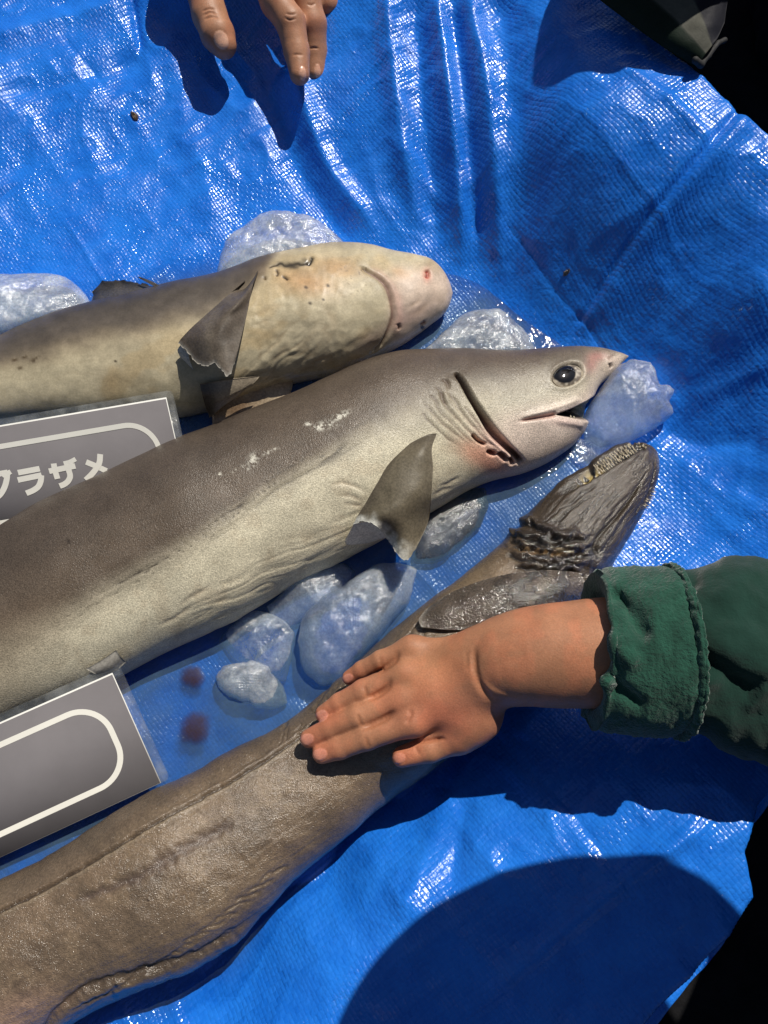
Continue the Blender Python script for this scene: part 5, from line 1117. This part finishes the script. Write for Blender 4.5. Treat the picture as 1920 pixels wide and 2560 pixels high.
# ------------------------------------------------------------------ grown-up's hand held out over the sheet
adult = empty('person', P(600, -700, 0) * np.array([1, 1, 0])); tag(adult, 'grown-up reaching bare fingers and thumb down over the blue sheet', 'person')
S = SDF((-.25, .46, .04), (.02, 1.02, .30), .0011)
def tz(px, py, dz):
    p = P(px, py, .06)
    for _ in range(6): p = P(px, py, tarp_z(p[0], p[1]) + dz)
    return p[2]
Zt = tz(555, 139, .040); Zi = tz(749, 205, .021)
fing = [
 [(450, -150, Zt + .030, 56), (505, -40, Zt + .014, 44), (524, 38, Zt + .006, 43), (545, 88, Zt + .001, 42), (558, 112, Zt - .002, 33)],                      # thumb
 [(640, -120, Zi + .034, 42), (690, 5, Zi + .024, 39), (726, 55, Zi + .018, 37), (742, 130, Zi + .006, 32), (749, 186, Zi, 25)],                          # forefinger
 [(720, -140, Zi + .030, 42), (765, 0, Zi + .014, 36), (780, 60, Zi + .004, 36), (786, 130, Zi - .012, 31), (789, 182, Zi - .020, 24)],
 [(780, -160, Zi + .028, 40), (806, -40, Zi + .012, 34), (818, 10, Zi + .002, 29), (822, 32, Zi - .006, 23)],
 [(830, -190, Zi + .022, 36), (838, -100, Zi + .010, 30), (840, -50, Zi + .0, 24)]]
for fg in fing: S.chain([PR(*p) for p in fg], .0030)
pk = PR(600, -330, Zi + .040, 100)
for fg in fing[1:]:
    k0 = PR(*fg[0]); S.cap(k0[:3], pk[:3], k0[3], .034, .012)
S.cap(PR(*fing[0][0])[:3], pk[:3], PR(*fing[0][0])[3] * 1.0, .030, .014)
S.cap(pk[:3], (pk[0] - .01, 1.02, .24), .030, .036, .02)
Va, fa = S.mesh(2)
q3 = lambda L_: [(400 + .2773 * x, .2773 * y) for x, y in L_]
crA = [(q3([(380, 150), (450, 110), (520, 130)]), 2.6, .0011, .3), (q3([(370, 110), (440, 80), (510, 90)]), 2.2, .0009, .25), (q3([(390, 185), (460, 150), (540, 165)]), 2.6, .0011, .3), (q3([(1110, 150), (1170, 180), (1240, 160)]), 2.2, .0009, .25), (q3([(1120, 120), (1180, 130), (1240, 120)]), 2.2, .0009, .25), (q3([(1320, 30), (1360, 45), (1410, 25)]), 2.2, .0009, .25), (q3([(1190, 500), (1240, 490), (1300, 500)]), 2.4, .0009, .3), (q3([(1340, 440), (1390, 430), (1440, 440)]), 2.4, .0009, .3)]
nlA = [(553, 100, 18, 25, -24, (226, 178, 152)), (757, 184, 9, 19, -4, (220, 170, 144)), (794, 178, 8, 19, -2, (220, 170, 144))]
Va, ca_ = finish_hand(Va, fa, crA, nlA, lin(174, 126, 98), (170, 106, 80))
mesh_obj('hand_and_wrist', Va, fa, M_flesh, adult, ca_)
M_navy = mat_plain('navy_cloth', (.012, .014, .024), .9, .15, 60, .25, .001, 300)
sl0 = np.array((pk[0] - .010, .99, .225))
sdf_obj('sleeve', (-.42, .86, .10), (.10, 1.45, .62), .006, lambda B: (B.cap(sl0, sl0 + (-.02, .14, .06), .050, .058, .01), B.cap(sl0 + (-.02, .14, .06), (-.18, 1.34, .46), .058, .080, .03)), M_navy, adult, .006)
def atorso(B): B.cap((-.18, 1.36, .46), (.06, 1.40, .50), .085, .085, .05); B.cap((-.06, 1.42, .44), (-.05, 1.58, .10), .15, .17, .06)
sdf_obj('jacket', (-.36, 1.16, -.03), (.32, 1.84, .68), .010, atorso, M_navy, adult, .008)
AH = np.array((-.06, 1.40, .66))
def ahead(B):
    B.ell(AH, (.075, .092, .095), .02); B.ell(AH + (0, -.03, -.06), (.055, .058, .055), .02); B.ell(AH + (0, -.095, -.02), (.012, .016, .016), .01)
    for s_ in (-1, 1): B.ell(AH + (s_ * .077, 0, -.015), (.010, .02, .028), .008)
    B.cap(AH + (0, .03, -.05), (-.06, 1.46, .50), .048, .055, .03)
sdf_obj('head', (-.20, 1.24, .42), (.08, 1.58, .80), .005, ahead, M_flesh, adult, col=lin(184, 134, 104))
sdf_obj('hair', (-.20, 1.24, .52), (.08, 1.56, .82), .005, lambda B: (B.ell(AH + (0, .014, .018), (.082, .096, .096), .01), B.ell(AH + (0, -.09, -.06), (.090, .070, .075), .02, 'cut')), M_hair, adult, .004)

# ------------------------------------------------------------------ bystander crouching at the far corner: jacket hem over the rim, black clothes
by = empty('person', (.52, .95, -.02)); tag(by, 'bystander crouching at the far corner with a grey and green jacket hem', 'person')
hemc = lambda T, Q, u, v: np.concatenate([mixc(mixc(np.zeros(T.shape + (3,)) + lin(12, 30, 20), lin(82, 82, 74), sst(.30, .32, T)), lin(26, 27, 36), sst(.56, .58, T + .10 * (Q - .5))), np.full(T.shape + (1,), 0.)], -1)  # hem tones darkened: the wearer's shade is put into the colour
HEM = [[(1420, -60, 0.148), (1530, 22, 0.150), (1620, 90, 0.150), (1700, 142, 0.148), (1742, 168, 0.146)], [(1490, -60, 0.156), (1570, 8, 0.158), (1650, 70, 0.157), (1718, 118, 0.155), (1756, 146, 0.152)], [(1590, -70, 0.162), (1640, -5, 0.164), (1700, 45, 0.162), (1744, 88, 0.160), (1772, 124, 0.156)], [(1660, -90, 0.164), (1700, -40, 0.166), (1740, 20, 0.164), (1765, 70, 0.162), (1785, 108, 0.158)], [(1760, -240, 0.142), (1790, -160, 0.152), (1810, -90, 0.157), (1815, -20, 0.160), (1810, 60, 0.157)]]
patch('jacket_hem', HEM, 50, 40, mat_skin('jacket_nylon', grain=.08, gscale=400, bscale=700, bdist=.0003, bstr=.4, rough=(.6, .75), spec=.2), by, hemc, .006, wave=.003, sd=31)
cq = np.array([PR(*p) for p in ((1738, 150, .152, 9), (1752, 162, .148, 8), (1770, 140, .148, 7), (1795, 108, .146, 6), (1812, 100, .144, 7))])
sdf_obj('drawcord', cq[:, :3].min(0) - .01, cq[:, :3].max(0) + .01, .0010, lambda B: B.chain([tuple(c) for c in cq], .002), mat_plain('dark_cord', (.03, .03, .032), .7, .3, 200, .3), by, it=1)
def btorso(B):
    B.cap((.56, 1.08, .28), (.60, 1.12, .50), .125, .130, .05); B.cap((.48, 1.10, .50), (.72, 1.10, .52), .075, .075, .04); B.chain([(.48, 1.09, .50, .06), (.42, .98, .36, .05), (.42, .84, .27, .042)], .03)
    B.cap((.265, .70, .265), (.42, .86, .28), .068, .10, .04)  # unseen jacket front, added to cast the shadow beside the hem
    B.chain([(.34, .80, .20, .035), (.42, .92, .22, .06), (.52, 1.04, .26, .09)], .03)
sdf_obj('jacket', (.16, .60, .10), (.90, 1.32, .74), .009, btorso, mat_plain('dark_jacket', (.012, .013, .017), .9, .12, 50, .3, .001, 250), by, .006)
def blegs(B):  # black legs added to fill the dark corner and shade its ground
    for x0, y0 in ((.42, .72), (.56, .66)): B.chain([(.56, 1.04, .20, .11), (x0 + .02, y0 + .02, .26, .072), (x0 + .04, y0 + .10, .02, .055)], .03); B.cap((x0 + .02, y0 + .02, .005), (x0 + .04, y0 + .14, .005), .036, .036, .01)
sdf_obj('trousers', (.26, .52, -.02), (.80, 1.24, .40), .008, blegs, M_black, by, .005)
BH = np.array((.62, 1.06, .74))
sdf_obj('head', (.48, .90, .54), (.76, 1.24, .90), .005, lambda B: (B.ell(BH, (.075, .092, .095), .02), B.ell(BH + (0, -.03, -.06), (.055, .058, .055), .02), B.ell(BH + (0, -.095, -.02), (.012, .016, .016), .01), B.cap(BH + (0, .02, -.05), (.61, 1.12, .56), .048, .055, .03)), M_flesh, by, col=lin(184, 134, 104))
sdf_obj('hair', (.48, .90, .58), (.76, 1.22, .92), .005, lambda B: (B.ell(BH + (0, .014, .018), (.082, .096, .096), .01), B.ell(BH + (0, -.09, -.06), (.090, .070, .075), .02, 'cut')), M_hair, by, .004)
